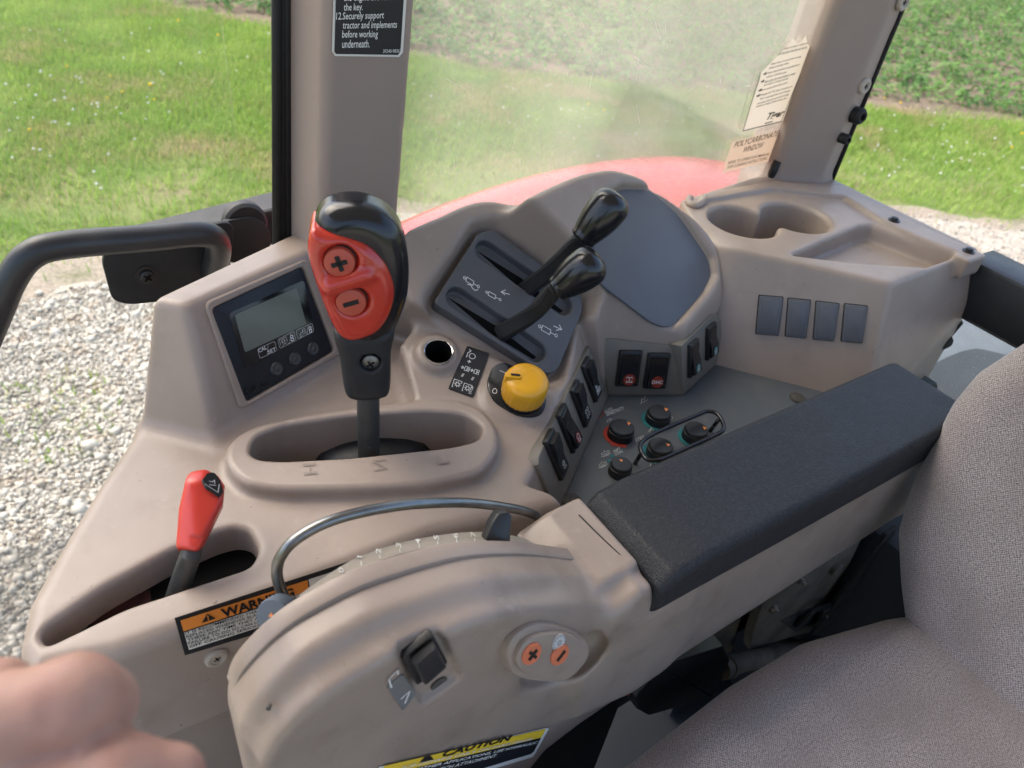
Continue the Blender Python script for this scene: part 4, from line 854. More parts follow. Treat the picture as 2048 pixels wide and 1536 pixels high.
rocker(WB, 1313, 741, .026, .042, False, {'disc': 'red_icon', 'text': [('DHC', .14, .33, .86, .67)]}, 'white_print', 'black rocker switch with a red DHC symbol')
rocker(WR, 1385, 716, .021, .042, False, {'disc': 'green_icon', 'strokes': lamp}, 'white_print', 'black rocker switch with green lamp symbol, beside the DHC switch')
rocker(WR, 1420, 682, .021, .042, False, {'disc': 'green_icon', 'strokes': lamp}, 'white_print', 'black rocker switch with green lamp symbol, nearest the tray')
# --- dials on the floor plate
KZ = -.4985
def dial(u, v, r, lab, tri, disc=None):
    c = atz(u, v, KZ+.0137); o = A_(c[0], c[1], KZ); n = 72; rings = []
    for rr, h, t in ((1, 0, 0), (1, .001, 1), (1, .008, 1), (.985, .0090, 0), (.94, .0093, 0), (.93, .0112, 0), (.90, .0125, 0), (.84, .0132, 0), (.5, .0134, 0), (.01, .0134, 0)):
        rings.append([o+A_(r*rr*(1-(.03 if t and j % 2 else 0))*math.cos(2*math.pi*j/n), r*rr*(1-(.03 if t and j % 2 else 0))*math.sin(2*math.pi*j/n), h) for j in range(n)])
    mb = MB(); mb.loft(rings); d = mb.build('dial', 'black_plastic', con, 'auto', label=lab)
    mb = MB(); mb.quad([atz(a, b, KZ+.0139) for a, b in tri]); mb.build('pointer', 'orange_mark', d)
    if disc:
        mb = MB(); q = [tuple((o+A_(math.cos(t)*r*1.28, math.sin(t)*r*1.28, 0))[:2]) for t in np.linspace(R(75), R(255), 16)]+[tuple(o[:2])]; mb.slab(zf, q, KZ-.001, KZ+.0006); mb.build('dial_scale', disc, d)
dial(1245, 852, .0138, 'ribbed black dial over a red scale beside auto sensitivity print', [(1254, 843), (1262, 846), (1257, 851)], 'red_print')
dial(1320, 822, .0135, 'ribbed black dial nearest the red symbol switches', [(1328, 815), (1337, 818), (1332, 823)], 'teal_print')
dial(1394, 856, .0133, 'ribbed black dial under the right end of the wire guard', [(1405, 852), (1414, 855), (1409, 860)], 'teal_print')
dial(1323, 889, .0134, 'ribbed black dial under the left end of the wire guard', [(1332, 886), (1341, 889), (1336, 893)], 'teal_print')
dial(1244, 926, .0114, 'small ribbed black dial above the printed word mode', [(1238, 918), (1246, 920), (1243, 924)], None)
mb = MB(); GZ = -.474
lp_ = [(1281, 900), (1280, 893), (1284, 884), (1300, 872), (1340, 853), (1400, 828), (1414, 823), (1430, 825), (1441, 836), (1447, 850), (1446, 860), (1436, 868), (1390, 889), (1330, 916), (1310, 921), (1295, 919), (1286, 910)]
mb.tube(smooth_path([atz(u, v, GZ) for u, v in lp_]+[atz(*lp_[0], GZ)], 4)[:-1], .0022, 10, closed=True)
for a, b in (((1284, 905), (1270, 927)), ((1440, 836), (1420, 862))): mb.tube([atz(*a, GZ), atz(*b, KZ)], .0022, 10)
mb.build('wire_guard', 'black_gloss', con, True, label='black wire loop guarding two dials')
for u, v, r in ((1143, 1003, .0098), (1595, 797, .0095)):
    mb = MB(); o = atz(u, v, KZ); mb.lathe(o, A_(0, 0, 1), [(r, 0), (r, .0014), (r*.85, .0028), (r*.45, .0033), (r*.30, .0034), (r*.29, .0029), (r*.24, .0029), (r*.22, .0034), (.0003, .0034)], 28); mb.build('plug', 'rubber_plug', con, 'auto')
mb = MB(); HC = KZ+.0009; ZQ = ZP(0)
def T(t, bl, br, tl, b=.0): m_ = MB(); add_text(m_, corners(ZQ, bl, br, tl, HC), t, b+.012); m_.build('printed_word', 'faded_print', floor_)
T('AUTO', (1210, 827), (1226, 820), (1208, 821)); T('SENSITIVITY', (1213, 833), (1249, 819), (1211, 826)); T('MODE', (1244, 968), (1266, 957), (1241, 959), .01)
T('STD', (1214, 845), (1224, 840), (1213, 840)); T('SHIFT', (1228, 907), (1241, 900), (1226, 901)); T('DOWN', (1231, 912), (1246, 905), (1229, 907)); T('STEP', (1272, 884), (1289, 876), (1270, 878))
def Sx(st, bl, br, tl, w=.0006, m='faded_print'): m_ = MB(); add_strokes(m_, corners(ZQ, bl, br, tl, HC), st, w); m_.build('printed_symbol', m, floor_)
trac = [[(0, .2), (1, .2)], [(.1, .45), (.1, .75), (.35, .75), (.45, 1), (.6, .75), (.9, .75), (.9, .45), (.1, .45)], [(.2, .05), (.8, .05)]]
Sx(trac, (1203, 916), (1222, 908), (1200, 905)); Sx(trac, (1198, 938), (1216, 930), (1195, 927))
Sx([[(0, .2), (1, .2)], [(.2, .35), (.35, .8), (.6, .5), (.8, .9)]], (1281, 810), (1296, 802), (1278, 797)); Sx([circ(.5, .5, .35, 8), [(.1, .9), (.5, .5)]], (1338, 843), (1348, 838), (1337, 834)); Sx([[(0, .3), (.5, .7), (1, .2)], [(.3, 0), (.7, 1)]], (1297, 866), (1308, 861), (1295, 858))
Sx([[(0, 0), (.3, 1), (.55, .1), (.8, .9), (1, .3)]], (1343, 914), (1356, 909), (1341, 905)); Sx([[(0, 0), (.35, 1), (.7, 0)]], (1300, 934), (1318, 926), (1297, 924)); Sx([[(0, .3), (1, .3)], [(.2, .9), (.8, .9)]], (1374, 903), (1386, 898), (1372, 896)); Sx([[(0, .3), (1, .3)]], (1326, 931), (1340, 925), (1325, 927)); Sx([[(0, .3), (1, .3)]], (1412, 890), (1424, 884), (1411, 886)); Sx([circ(.5, .5, .4, 8)], (1398, 896), (1408, 892), (1396, 889))
mb = MB(); Sx([circ(.5, .5, .4, 14)]+[[(.5+.42*math.cos(R(a)), .5+.42*math.sin(R(a))), (.5+.56*math.cos(R(a)), .5+.56*math.sin(R(a)))] for a in range(0, 360, 30)], (1198, 836), (1209, 831), (1196, 826), .0006, 'red_print'); Sx([circ(.5, .5, .4, 12), [(.2, .2), (.8, .8)]], (1222, 896), (1233, 891), (1220, 887), .0006, 'red_print')
mb = MB(); Sx([[(.3, .5), (.7, .5)]], (1214, 926), (1222, 922), (1213, 920), .003, 'teal_print'); Sx([[(.3, .5), (.7, .5)]], (1221, 917), (1229, 913), (1220, 911), .003, 'teal_print')
# ================================================================== levers standing in the console
# --- gear lever
GB = atz(737, 903, -.462); hc = nrm(A_(-GB[0], -GB[1], 0)); GF = Fr(GB, nrm(hc+A_(0, 0, .06)))
gl = thing('gear_lever', 'upright gear lever with red faced black grip and plus minus buttons', 'lever', GB)
mb = MB(); mb.tube([GF.hit(738, 945), GF.hit(736, 770)], .0096, 24); mb.build('shaft', 'dark_steel', gl, 'auto')
def gfield(poly, c0, c1, r, r2, name, m, par, h=.0014, cuts=()):
    p = blob(GF.poly(poly)); pts = [GF.P(a, b, c) for a, b in p for c in (c0, c1)]
    f = Field(np.min(pts, 0)-.006, np.max(pts, 0)+.006, h); f.prism(GF, p, c0, c1, r, .003, r2=r2)
    for fn in cuts: fn(f)
    return f.build(name, m, par)
body_ = [(630, 455), (634, 425), (655, 404), (695, 396), (735, 400), (775, 420), (803, 455), (816, 510), (816, 570), (805, 615), (788, 655), (775, 690), (700, 700), (685, 655), (668, 600), (648, 530)]
gfield(body_, -.027, .020, .017, .004, 'grip', 'black_gloss', gl)
gfield([(668, 648), (700, 640), (783, 640), (781, 690), (779, 762), (766, 777), (735, 782), (706, 780), (690, 766), (680, 700)], -.022, .0205, .011, .004, 'grip_sleeve', 'black_matte', gl,
       cuts=(lambda f: f.prism(GF, ringp(.0085, 20, *GF.ab(741, 726, .02)), .010, .05, .001, .002, cut=True),))
red = [(618, 468), (626, 436), (652, 440), (700, 452), (738, 468), (770, 502), (786, 545), (785, 580), (772, 615), (750, 640), (712, 654), (688, 650), (671, 632), (652, 590), (634, 540), (622, 500)]
def dent(u, v, r, d): return lambda f: f.prism(GF, ringp(r, 24, *GF.ab(u, v, .024)), .0245-d, .06, .002, .005, cut=True)
face = gfield(red, -.020, .0255, .0085, .002, 'grip_face', 'red_knob', gl, cuts=(dent(682, 522, .0118, .005), dent(706, 602, .0116, .005), lambda f: f.capsule(GF.hit(662, 575, .026), GF.hit(735, 552, .0255), .0045, .003, .008)))
for u, v, ch in ((679, 521, '+'), (702, 600, '-')):
    o = GF.hit(u, v, .020); bf_ = Fr(o, nrm(GF.n+A_(0, 0, .05)), GF.u); mb = MB(); mb.lathe(o, bf_.n, [(.0112, -.006), (.0112, .0035), (.0105, .0050), (.0090, .0057), (.0002, .0058)], 32); b = mb.build('button', 'red_button', gl, 'auto')
    mb = MB(); ang = R(18)
    for a in ((0, 90) if ch == '+' else (0,)): mb.slab(bf_, [(x*math.cos(ang+R(a))-y*math.sin(ang+R(a)), x*math.sin(ang+R(a))+y*math.cos(ang+R(a))) for x, y in rectp(.0115, .0033)], .0055, .0064)
    mb.build('button_mark', 'black_print', b)
mb = MB(); o = GF.hit(741, 724, .012); mb.lathe(o, GF.n, [(.0072, -.002), (.0072, .002), (.0055, .0032), (.0002, .0034)], 20); s_ = mb.build('grip_screw', 'screw_steel', gl, 'auto'); mb = MB(); fq = Fr(o, GF.n)
for a in (35, 125): mb.slab(fq, [(x*math.cos(R(a))-y*math.sin(R(a)), x*math.sin(R(a))+y*math.cos(R(a))) for x, y in rectp(.007, .0014)], .0032, .0040)
mb.build('screw_cross', 'black_print', s_)
# --- two remote valve levers
def valve_lever(base, bend, neck, k0, k1, dk, lab):
    b0 = FA.hit(*base, -.008); d0 = b0@FW; n1 = dep(*bend, d0-.030); n2 = dep(*neck, (d0-.030)*.45+dk*.55); a, b = dep(*k0, dk+.010), dep(*k1, dk-.006)
    t = thing('valve_lever', lab, 'lever', b0, 'remote valve levers')
    path = smooth_path([b0, n1, n2, a+(b-a)*.2], 5); sd_ = nrm(np.cross(b-a, FW)); rings = []
    for i, p in enumerate(path):
        tg = nrm(path[min(i+1, len(path)-1)]-path[max(i-1, 0)]); w = nrm(np.cross(tg, FA.n)); e = np.cross(w, tg); hw, ht = .0085-.0015*i/len(path), .0058
        rings.append([p+w*hw*x+e*ht*y for x, y in ((-1, -.6), (-.7, -1), (.7, -1), (1, -.6), (1, .6), (.7, 1), (-.7, 1), (-1, .6))])
    mb = MB(); mb.loft(rings); mb.build('arm', 'black_dusty' if 0 else 'black_matte', t, 'auto')
    ax = nrm(b-a); L0 = np.linalg.norm(b-a); mb = MB()
    prof = [(.0002, -.001), (.0108, 0), (.0126, .002)]+[(.0122+.0060*math.sin(min(x*1.15, 1)*math.pi/2), .004+x*(L0-.016)) for x in np.linspace(0, 1, 9)]
    r9, h9 = prof[-1]; prof += [(r9*math.cos(R(q))**.8, h9+.013*math.sin(R(q))) for q in (15, 30, 45, 60, 75, 88)]
    mb.lathe(a, ax, prof, 32); mb.build('grip', 'black_gloss', t, True); return t
valve_lever((1048, 582), (1095, 545), (1150, 490), (1163, 480), (1238, 390), .655, 'black knobbed valve lever in the outboard slot, behind the other lever')
valve_lever((1000, 668), (1062, 630), (1105, 585), (1112, 580), (1200, 516), .640, 'black knobbed valve lever in the inboard slot, nearer the yellow dial')
# --- red parking lever
RB = atz(352, 1195, -.478); t = thing('parking_lever', 'short lever with glossy red faceted grip standing in the front slot', 'lever', RB)
p1 = dep(382, 1108, (RB@FW)-.03); hn = nrm(A_(-p1[0], -p1[1], 0)+A_(0, 0, .55)); KF = Fr(p1, hn)
mb = MB(); mb.tube([RB, RB*.35+p1*.65, p1, KF.hit(386, 1085)], [.0076, .0074, .0070, .0065], 20); mb.build('shaft', 'dark_steel', t, 'auto')
rp_ = [(352, 1092), (356, 1100), (396, 1106), (403, 1098), (446, 1012), (450, 972), (437, 950), (412, 939), (383, 944), (374, 955), (358, 1020)]
pp = KF.poly(rp_); pts = [KF.P(a, b, c) for a, b in pp for c in (-.013, .015)]; f = Field(np.min(pts, 0)-.005, np.max(pts, 0)+.005, .0011); f.prism(KF, pp, -.013, .014, .004, .003, r2=.003)
cn = nrm(KF.n*.62+KF.u*.66+KF.v*.42); co = KF.hit(424, 970, .0125); f.op(lambda x, y, z: -((x-co[0])*cn[0]+(y-co[1])*cn[1]+(z-co[2])*cn[2]).astype(np.float32), np.min(pts, 0), np.max(pts, 0), .003, True)
for s in (-1, 1):
    c2 = nrm(KF.n*.8-KF.u*.6*1+KF.v*.1) if s < 0 else nrm(KF.n*.7+KF.v*.75); o2 = KF.hit(376, 1010, .012) if s < 0 else KF.hit(400, 952, .0115)
    f.op(lambda x, y, z: -((x-o2[0])*c2[0]+(y-o2[1])*c2[1]+(z-o2[2])*c2[2]).astype(np.float32), np.min(pts, 0), np.max(pts, 0), .003, True)
for v in (1072, 1081, 1089):
    a, b = KF.hit(342, v-4, .0118), KF.hit(412, v+8, .0135); f.capsule(a, b, .0013, .0013, .0012, True)
f.build('grip', 'red_lever', t)
CF = Fr(co, cn, KF.u); q = [(404, 960), (414, 947), (428, 946), (440, 962), (446, 985), (440, 994), (428, 985), (412, 976)]
mb = MB(); mb.slab(CF, roundp(CF.poly(q), .002), -.001, .0006); ic = mb.build('grip_badge', 'black_print', t); mb = MB(); add_strokes(mb, corners(CF, (410, 968), (436, 985), (417, 950), .001), [[(0, 0), (1, 0)], [(1, 0), (.9, .8)], [(.2, .5), (.4, .6), (.5, .9), (.6, .6)], [(.3, .2), (.7, .5)]], .0008); mb.build('badge_lines', 'grey_print', ic)
# ================================================================== cup tray at the rear corner
cup = thing('cup_tray', 'tan corner tray with double cup holder and four blank plates', 'tray', (.84, .46, -.56))
TZ = -.37; CF1 = Fr(atz(1640, 785, -.5), (-.70, -.60, .38)); CF2 = Fr(atz(1850, 540, TZ), (.03, -.93, .36))
f = Field((.56, .28, -.56), (1.0, .64, -.335), .0027)
outl = ZP(TZ).poly([(1372, 395), (1395, 388), (1540, 362), (1700, 375), (1780, 425), (1972, 508), (1850, 542), (1500, 512), (1425, 475), (1395, 430)])
xy = [(.66, .53), (.70, .60), (.86, .622), (.985, .622), (.985, .325), (.85, .30), (.64, .30), (.58, .45)]
f.prism(ZP(0), xy, -.60, TZ, .004, .004)
big = lambda pl_, kk: f.op(lambda x, y, z: -((x-pl_.o[0])*pl_.n[0]+(y-pl_.o[1])*pl_.n[1]+(z-pl_.o[2])*pl_.n[2]).astype(np.float32), (.56, .28, -.56), (1.0, .64, -.33), kk, True)
big(CF1, .006); big(CF2, .006)
lz = Fr(atz(1420, 470, TZ), nrm(A_(-.93, .12, .30))); big(lz, .02)
# raised lip along the glass, hook, rear strip
f.prism(ZP(0), ZP(TZ+.006).poly([(1400, 388), (1540, 361), (1700, 372), (1790, 428), (1975, 510), (1940, 522), (1770, 442), (1690, 392), (1545, 375), (1410, 398)]), TZ-.02, TZ+.006, .002, .004)
for u, v in ((1487, 441), (1592, 433)):
    c = atz(u, v, TZ); f.prism(ZP(0), ringp(.0405, 36, c[0], c[1]), -.45, -.30, .006, .007, cut=True, draft=.04)
tr = ZP(TZ).poly([(1590, 508), (1722, 452), (1745, 450), (1903, 511), (1846, 531), (1700, 522)]); f.prism(ZP(0), tr, TZ-.022, -.30, .004, .005, cut=True, draft=.12)
f.build('tray_body', 'tan_plastic', cup)
c = atz(1395, 408, TZ); mb = MB(); mb.tube(smooth_path([atz(1380, 396, TZ+.004), atz(1378, 406, TZ+.002), atz(1390, 412, TZ+.002), atz(1404, 405, TZ+.002), atz(1410, 396, TZ+.002)], 4), .005, 10); mb.build('corner_hook', 'tan_plastic', cup, True)
for i, q in enumerate((((1519, 591), (1566, 595), (1556, 671), (1512, 667)), ((1577, 597), (1621, 601), (1611, 676), (1571, 672)), ((1633, 603), (1678, 608), (1667, 682), (1627, 678)), ((1690, 608), (1735, 613), (1724, 686), (1683, 682)))):
    p = CF1.poly(q, .002); mb = MB(); mb.slab(CF1, roundp(inset(ccw(p), -.0009), .0015, 2), -.001, .0006); mb.build('plate_shadow_gap', 'black_print', cup); mb = MB(); mb.slab(CF1, roundp(p, .0015, 2), -.001, .0042, .0012); b = mb.build('blank_plate', 'blank_grey', cup, 'auto')  # black slab painted in as the shadow gap round each blank
    mb = MB(); ip = inset(ccw(p), .0032); mb.slab(CF1, roundp(ip, .001, 2), .004, .0050, .0006); mb.build('plate_centre', 'blank_grey', b, 'auto')
for u, v in ((1788, 441), (1937, 503)):
    mb = MB(); o = atz(u, v, TZ+.006); mb.lathe(o, A_(0, 0, 1), [(.0075, 0), (.0075, .001), (.0048, .0012), (.0045, .004), (.003, .0048), (.0003, .0048)], 18); mb.build('tray_screw', 'black_plastic', cup, 'auto')
# ================================================================== armrest with lift quadrant
arm = thing('armrest', 'armrest with textured black pad and tan lift control housing', 'armrest', (.3, .21, -.62))
YO_, YI = .236, .187
f = Field((.005, .15, -.70), (.71, .285, -.30), .0021)
yo = YP(0)
arc = [(.022, -.378), (.030, -.360), (.052, -.341), (.080, -.334), (.105, -.334), (.154, -.345), (.200, -.369), (.240, -.397), (.290, -.435), (.34, -.44), (.36, -.53)]+YP(YI).poly([(1300, 1356), (1240, 1397), (1160, 1452), (1095, 1502), (1060, 1545), (1040, 1600), (1030, 1700)])+[(.018, -.75)]
P1 = [tuple(q) for q in smooth_path(arc[:9], 5)]+arc[9:]
low = lambda d, e: [(x, z-(d+(e-d)*max(0, min(1, (.16-x)/.14)) if z > -.44 else 0)) for x, z in P1]
f.prism(yo, low(.005, .005), -YO_, -.207, .005, .004)
f.prism(yo, low(.011, .016), -YO_, -YI, .007, .016)
rim = [tuple(q) for q in smooth_path([(.021, -.375), (.029, -.357), (.052, -.338), (.080, -.3305), (.105, -.3305), (.154, -.3415), (.200, -.3655), (.240, -.394), (.295, -.434)], 5)]+[(.30, -.46), (.2, -.42), (.1, -.40), (.03, -.42)]
pass
# fore and aft beam under the pad
f.prism(yo, [(.255, -.425), (.280, -.411), (.292, -.414), (.30, -.434), (.70, -.432)]+[(.70, YP(.181).ab(1790, 1040)[1]-.004)]+YP(.181).poly([(1790, 1040), (1340, 1330), (1260, 1385)])+[(.25, -.55), (.235, -.47)], -.262, -.181, .007, .02)
f.prism(yo, [(.235, -.418), (.262, -.408), (.292, -.406), (.297, -.45), (.24, -.46)], -.272, -.20, .004, .006)
# swollen button pod on the inboard face
o = aty(1075, 1285, YI); bf2 = Fr(o, nrm(A_(.05, -1, .35)))
f.ellip(Fr(aty(1128, 1306, YI+.004), A_(0, -1, 0), (1, 0, -.35)), .038, .032, .017, .005, cut=True)
f.ellip(Fr(aty(1075, 1248, YI+.012), A_(0, -1, 0), (1, 0, -.35)), .046, .024, .020, .010)
DH = blob(bf2.poly([(1000, 1300), (1012, 1262), (1050, 1238), (1100, 1240), (1150, 1262), (1166, 1285), (1158, 1315), (1120, 1350), (1060, 1352), (1015, 1338)], .006), 5)
DP = blob(bf2.poly([(1024, 1318), (1036, 1280), (1070, 1262), (1120, 1260), (1152, 1276), (1152, 1305), (1110, 1340), (1052, 1342)], .012), 5)
# recess round the rocker
fi = YP(YI); 
f.prism(fi, roundp(fi.poly([(800, 1308), (870, 1262), (893, 1285), (920, 1350), (915, 1362), (850, 1408), (838, 1398)]), .003), -.005, .03, .001, .004, cut=True)
f.build('housing', 'tan_worn', arm)
up_ = [tuple(q) for q in smooth_path([(.021, -.379), (.029, -.361), (.052, -.342), (.080, -.3345), (.105, -.3345), (.154, -.3455), (.200, -.3695), (.240, -.398), (.285, -.431)], 6)]
cx_, cz_ = .15, -.60; dn_ = [(x+(cx_-x)*.075, z+(cz_-z)*.075) for x, z in up_][::-1]
mb = MB(); mb.slab(yo, up_+dn_, -YO_-.0015, -YO_+.0105, .0016, .001); mb.build('housing_rim', 'tan_worn', arm, 'auto')
mb = MB(); mb.slab(bf2, DH, -.02, .0135, .003); dh = mb.build('button_housing', 'tan_worn', arm, 'auto', label='raised round housing around the plus and minus buttons')
mb = MB(); mb.slab(bf2, DP, .012, .0170, .0012); mb.build('button_plate', 'tan_worn', dh, 'auto')
mb = MB(); mb.tube(smooth_path([atz(1158, 1030, -.4065), atz(1200, 1072, -.4065), atz(1238, 1108, -.4068), atz(1245, 1118, -.408), atz(1236, 1122, -.4085)], 4), .0006, 6); mb.build('seam', 'black_print', arm)
pf = Field((.27, .15, -.46), (.71, .28, -.385), .0022)
pf.prism(yo, [(.292, -.442), (.295, -.416), (.306, -.4045), (.335, -.4005), (.70, -.402), (.70, -.444), (.45, -.444)], -.270, -.1765, .007, .005, r2=.002)
pf.build('pad', 'pad_vinyl', arm, label='long black pebbled vinyl armrest pad')
mb = MB(); o = dep(1308, 1073, .52); 
# rocker on the face
mb.slab(fi, roundp(fi.poly([(805, 1320), (868, 1272), (898, 1328), (836, 1374)], .0), .002, 2), -.0055, -.0005, .001); rk = mb.build('lift_rocker', 'black_plastic', arm, 'auto')
c_lo = ccw(fi.poly([(820, 1318), (866, 1281), (893, 1330), (846, 1367)], .0)); c_hi = ccw(fi.poly([(829, 1330), (871, 1294), (892, 1334), (852, 1370)], .0105)); mid = [(a[0]*.25+b[0]*.75, a[1]*.25+b[1]*.75) for a, b in zip(c_lo, c_hi)]
mb = MB(); mb.loft([[fi.P(a, b, -.001) for a, b in roundp(c_lo, .0015, 2)], [fi.P(a, b, .0085) for a, b in roundp(mid, .0015, 2)], [fi.P(a, b, .0105) for a, b in roundp(inset(c_hi, .0012), .0015, 2)]]); mb.build('rocker_cap', 'black_plastic', rk, 'auto')
mb = MB(); mb.slab(fi, roundp(fi.poly([(772, 1372), (805, 1346), (832, 1385), (805, 1420)]), .002, 2), -.001, .0010, .0004); pl_ = mb.build('arrow_plate', 'grey_metal', arm)
mb = MB(); add_strokes(mb, corners(fi, (783, 1375), (806, 1355), (776, 1362), .0014), [[(0, 0), (.1, 1.1)], [(.1, 1.1), (.9, 1.2)], [(.9, 1.2), (.8, .8)]], .0009); add_strokes(mb, corners(fi, (806, 1410), (826, 1392), (800, 1398), .0014), [[(.1, .9), (.95, .9)], [(.2, 0), (.95, .9)]], .0009); mb.build('arrows', 'white_print', pl_)
mb = MB(); o = fi.hit(878, 1367, -.0045); mb.lathe(o, fi.n, [(.0055, 0), (.0055, .0006), (.004, .0007), (.0003, .0007)], 16); mb.build('lock_pin', 'rubber_plug', arm, 'auto')
for u, v, ch in ((1063, 1307, '+'), (1119, 1309, '-')):
    o = bf2.hit(u, v, .0173); mb = MB(); mb.lathe(o, bf2.n, [(.0072, -.004), (.0072, .0006), (.0064, .0013), (.0002, .0015)], 28); b = mb.build('button', 'orange_button', arm, 'auto'); fq = Fr(o, bf2.n, bf2.u); mb = MB(); ang = R(32)
    for a in ((0, 90) if ch == '+' else (0,)): mb.slab(fq, [(x*math.cos(ang+R(a))-y*math.sin(ang+R(a)), x*math.sin(ang+R(a))+y*math.cos(ang+R(a))) for x, y in rectp(.0078, .0021)], .0013, .0020)
    mb.build('button_mark', 'black_print', b)
mb = MB(); o = bf2.hit(1117, 1284, .0173); mb.lathe(o, bf2.n, [(.0052, -.002), (.0052, .0004), (.0003, .0005)], 24); b = mb.build('ring_badge', 'grey_print', arm); mb = MB(); fq = Fr(o, bf2.n, bf2.u); tri = [fq.P(-.005, -.005, .0009), fq.P(.005, -.005, .0009), fq.P(-.005, .005, .0009)]
add_strokes(mb, tri, [circ(.5, .5, .28, 16)]+[[(.5+.3*math.cos(R(a)), .5+.3*math.sin(R(a))), (.5+.42*math.cos(R(a)), .5+.42*math.sin(R(a)))] for a in range(0, 360, 30)], .0006); mb.build('badge_ring', 'white_print', b)
# caution sticker on the lower face
q = [(758, 1534), (1090, 1456), (1098, 1457), (1070, 1508), (1066, 1514), (880, 1570), (745, 1570)]
mb = MB(); mb.quad([fi.hit(*p, .0008) for p in q]); st = mb.build('caution_sticker', 'sticker_white', arm, label='yellow and black caution sticker on the housing side')
mb = MB(); mb.quad([fi.hit(*p, .0013) for p in ((768, 1532), (1092, 1458), (1083, 1475), (808, 1541), (768, 1550))]); mb.build('caution_band', 'sticker_yellow', st)
mb = MB(); mb.quad([fi.hit(*p, .0013) for p in ((806, 1542), (1082, 1476), (1068, 1503), (1062, 1508), (850, 1572), (790, 1572))]); mb.build('text_field', 'sticker_black', st)
mb = MB(); add_text(mb, corners(fi, (882, 1515), (1019, 1481), (890, 1502), .0018), 'CAUTION', .03, .1); mb.quad([fi.hit(*p, .0018) for p in ((839, 1526), (868, 1519), (860, 1511), (850, 1514))]); mb.build('lettering', 'black_print', st)
mb = MB()
for t_, a, b in (('[UP-DOWN] ONLY ON FARM FIELDS.', (800, 1541), (1064, 1481)), ('FOR OTHER APPLICATIONS, USE HYDRAULIC', (796, 1551), (1073, 1488)), ('3-POINT HITCH ATTACHMENT.', (806, 1560), (992, 1514))): add_text(mb, corners(fi, a, b, (a[0]+4, a[1]-7.5), .0018), t_, .008, .12)
mb.build('lettering', 'white_print', st)
mb = MB(); mb.lathe(aty(537, 1417, .2), A_(-.5, -.8, .2), [(.0013, -.002), (.0013, .0004), (.0003, .0005)], 10); mb.build('pin_hole', 'rubber_plug', arm)
# scale strip beside the slot on top of the housing
fa = [(598, 1190), (640, 1160), (700, 1122), (760, 1098), (820, 1081), (880, 1070), (940, 1064), (1000, 1066), (1060, 1080), (1100, 1092)]
na = [(622, 1204), (656, 1180), (712, 1145), (768, 1121), (825, 1104), (884, 1091), (942, 1083), (1000, 1083), (1060, 1095), (1100, 1103)]
Pf = smooth_path([aty(u, v, .262) for u, v in fa], 3); Pn = smooth_path([aty(u, v, .243) for u, v in na], 3)
n = len(Pf); dn = A_(0, 0, -.03); V = Pf+Pn+[p+dn for p in Pf]+[p+dn for p in Pn]; F_ = []
for i in range(n-1): F_ += [(i, i+1, n+i+1, n+i), (n+i, n+i+1, 3*n+i+1, 3*n+i), (2*n+i, 2*n+i+1, i+1, i), (3*n+i, 3*n+i+1, 2*n+i+1, 2*n+i)]
F_ += [(0, n, 3*n, 2*n), (n-1, 2*n-1+n*2-n, 4*n-1, 2*n-1)]
strip_ = put('lift_scale', V, F_[:-1], 'scale_grey', arm, 'auto', 'curved scale strip printed with numbers nought to seven')
mb = MB()
for t_, u, v, an in (('0', 682, 1141, -26), ('-1', 720, 1122, -24), ('-2', 757, 1107, -20), ('-3', 797, 1096, -16), ('-4', 836, 1087, -12), ('-5', 873, 1080, -9), ('-6', 911, 1076, -6), ('-7', 947, 1074, -3)):
    w, h = 10, 9; i = min(range(n-1), key=lambda i: abs(1024+FPX*(Pn[i]@RT)/(Pn[i]@FW)-u)); q = Fr(Pn[i], np.cross(Pn[i+1]-Pn[i], Pf[i]-Pn[i]))
    if q.n[2] < 0: q = Fr(q.o, -q.n)
    ll_ = len(t_); a_ = w*(.95 if ll_ > 1 else .5); add_text(mb, [q.hit(u+h/2+2, v+a_, .0008), q.hit(u+h/2, v-a_, .0008), q.hit(u-h/2, v+a_-2, .0008)], t_, .012)
mb.quad([aty(u, v, .252)+A_(0, 0, .0012) for u, v in ((672, 1158), (694, 1144), (697, 1149), (675, 1163))]); mb.build('scale_numbers', 'faded_print', strip_)
mb = MB(); mb.tube(smooth_path([aty(u, v+10, .240) for u, v in na], 2), .0035, 6); mb.build('lever_slot', 'void_black', arm)
# lift lever, bent rod and stop dial
ll = thing('lift_lever', 'small black lift lever tab standing in the numbered slot', 'lever', aty(990, 1090, .24))
o = aty(985, 1092, .242); kf = Fr(o, nrm(A_(-.25, -.75, .6))); c0 = kf.poly([(968, 1086), (1018, 1084), (1022, 1030), (1014, 1021), (994, 1023), (980, 1045), (968, 1075)]); mb = MB(); mb.slab(kf, roundp(c0, .0015, 2), -.010, .004, .002, .002); mb.build('tab', 'black_plastic', ll, 'auto')
rod = thing('guard_rod', 'bent bare steel rod arching over the lift scale', 'rod', aty(570, 1200, .285))
mb = MB(); pts = [(578, 1240), (570, 1200), (557, 1165), (554, 1138), (562, 1112), (590, 1080), (650, 1046), (730, 1023), (830, 1008), (940, 1006), (1030, 1018), (1066, 1029), (1080, 1040), (1082, 1056), (1076, 1085), (1070, 1120)]
mb.tube(smooth_path([aty(u, v, .280) for u, v in pts], 5), .0034, 14); mb.build('rod', 'steel', rod, True)
sdl = thing('stop_dial', 'slate blue round stop dial with orange pointer beside warning sticker', 'dial', aty(540, 1230, .262))
o = aty(545, 1231, .262); ax = nrm(A_(-.55, -.55, .63)); dfr = Fr(o, ax, RT); rings = []
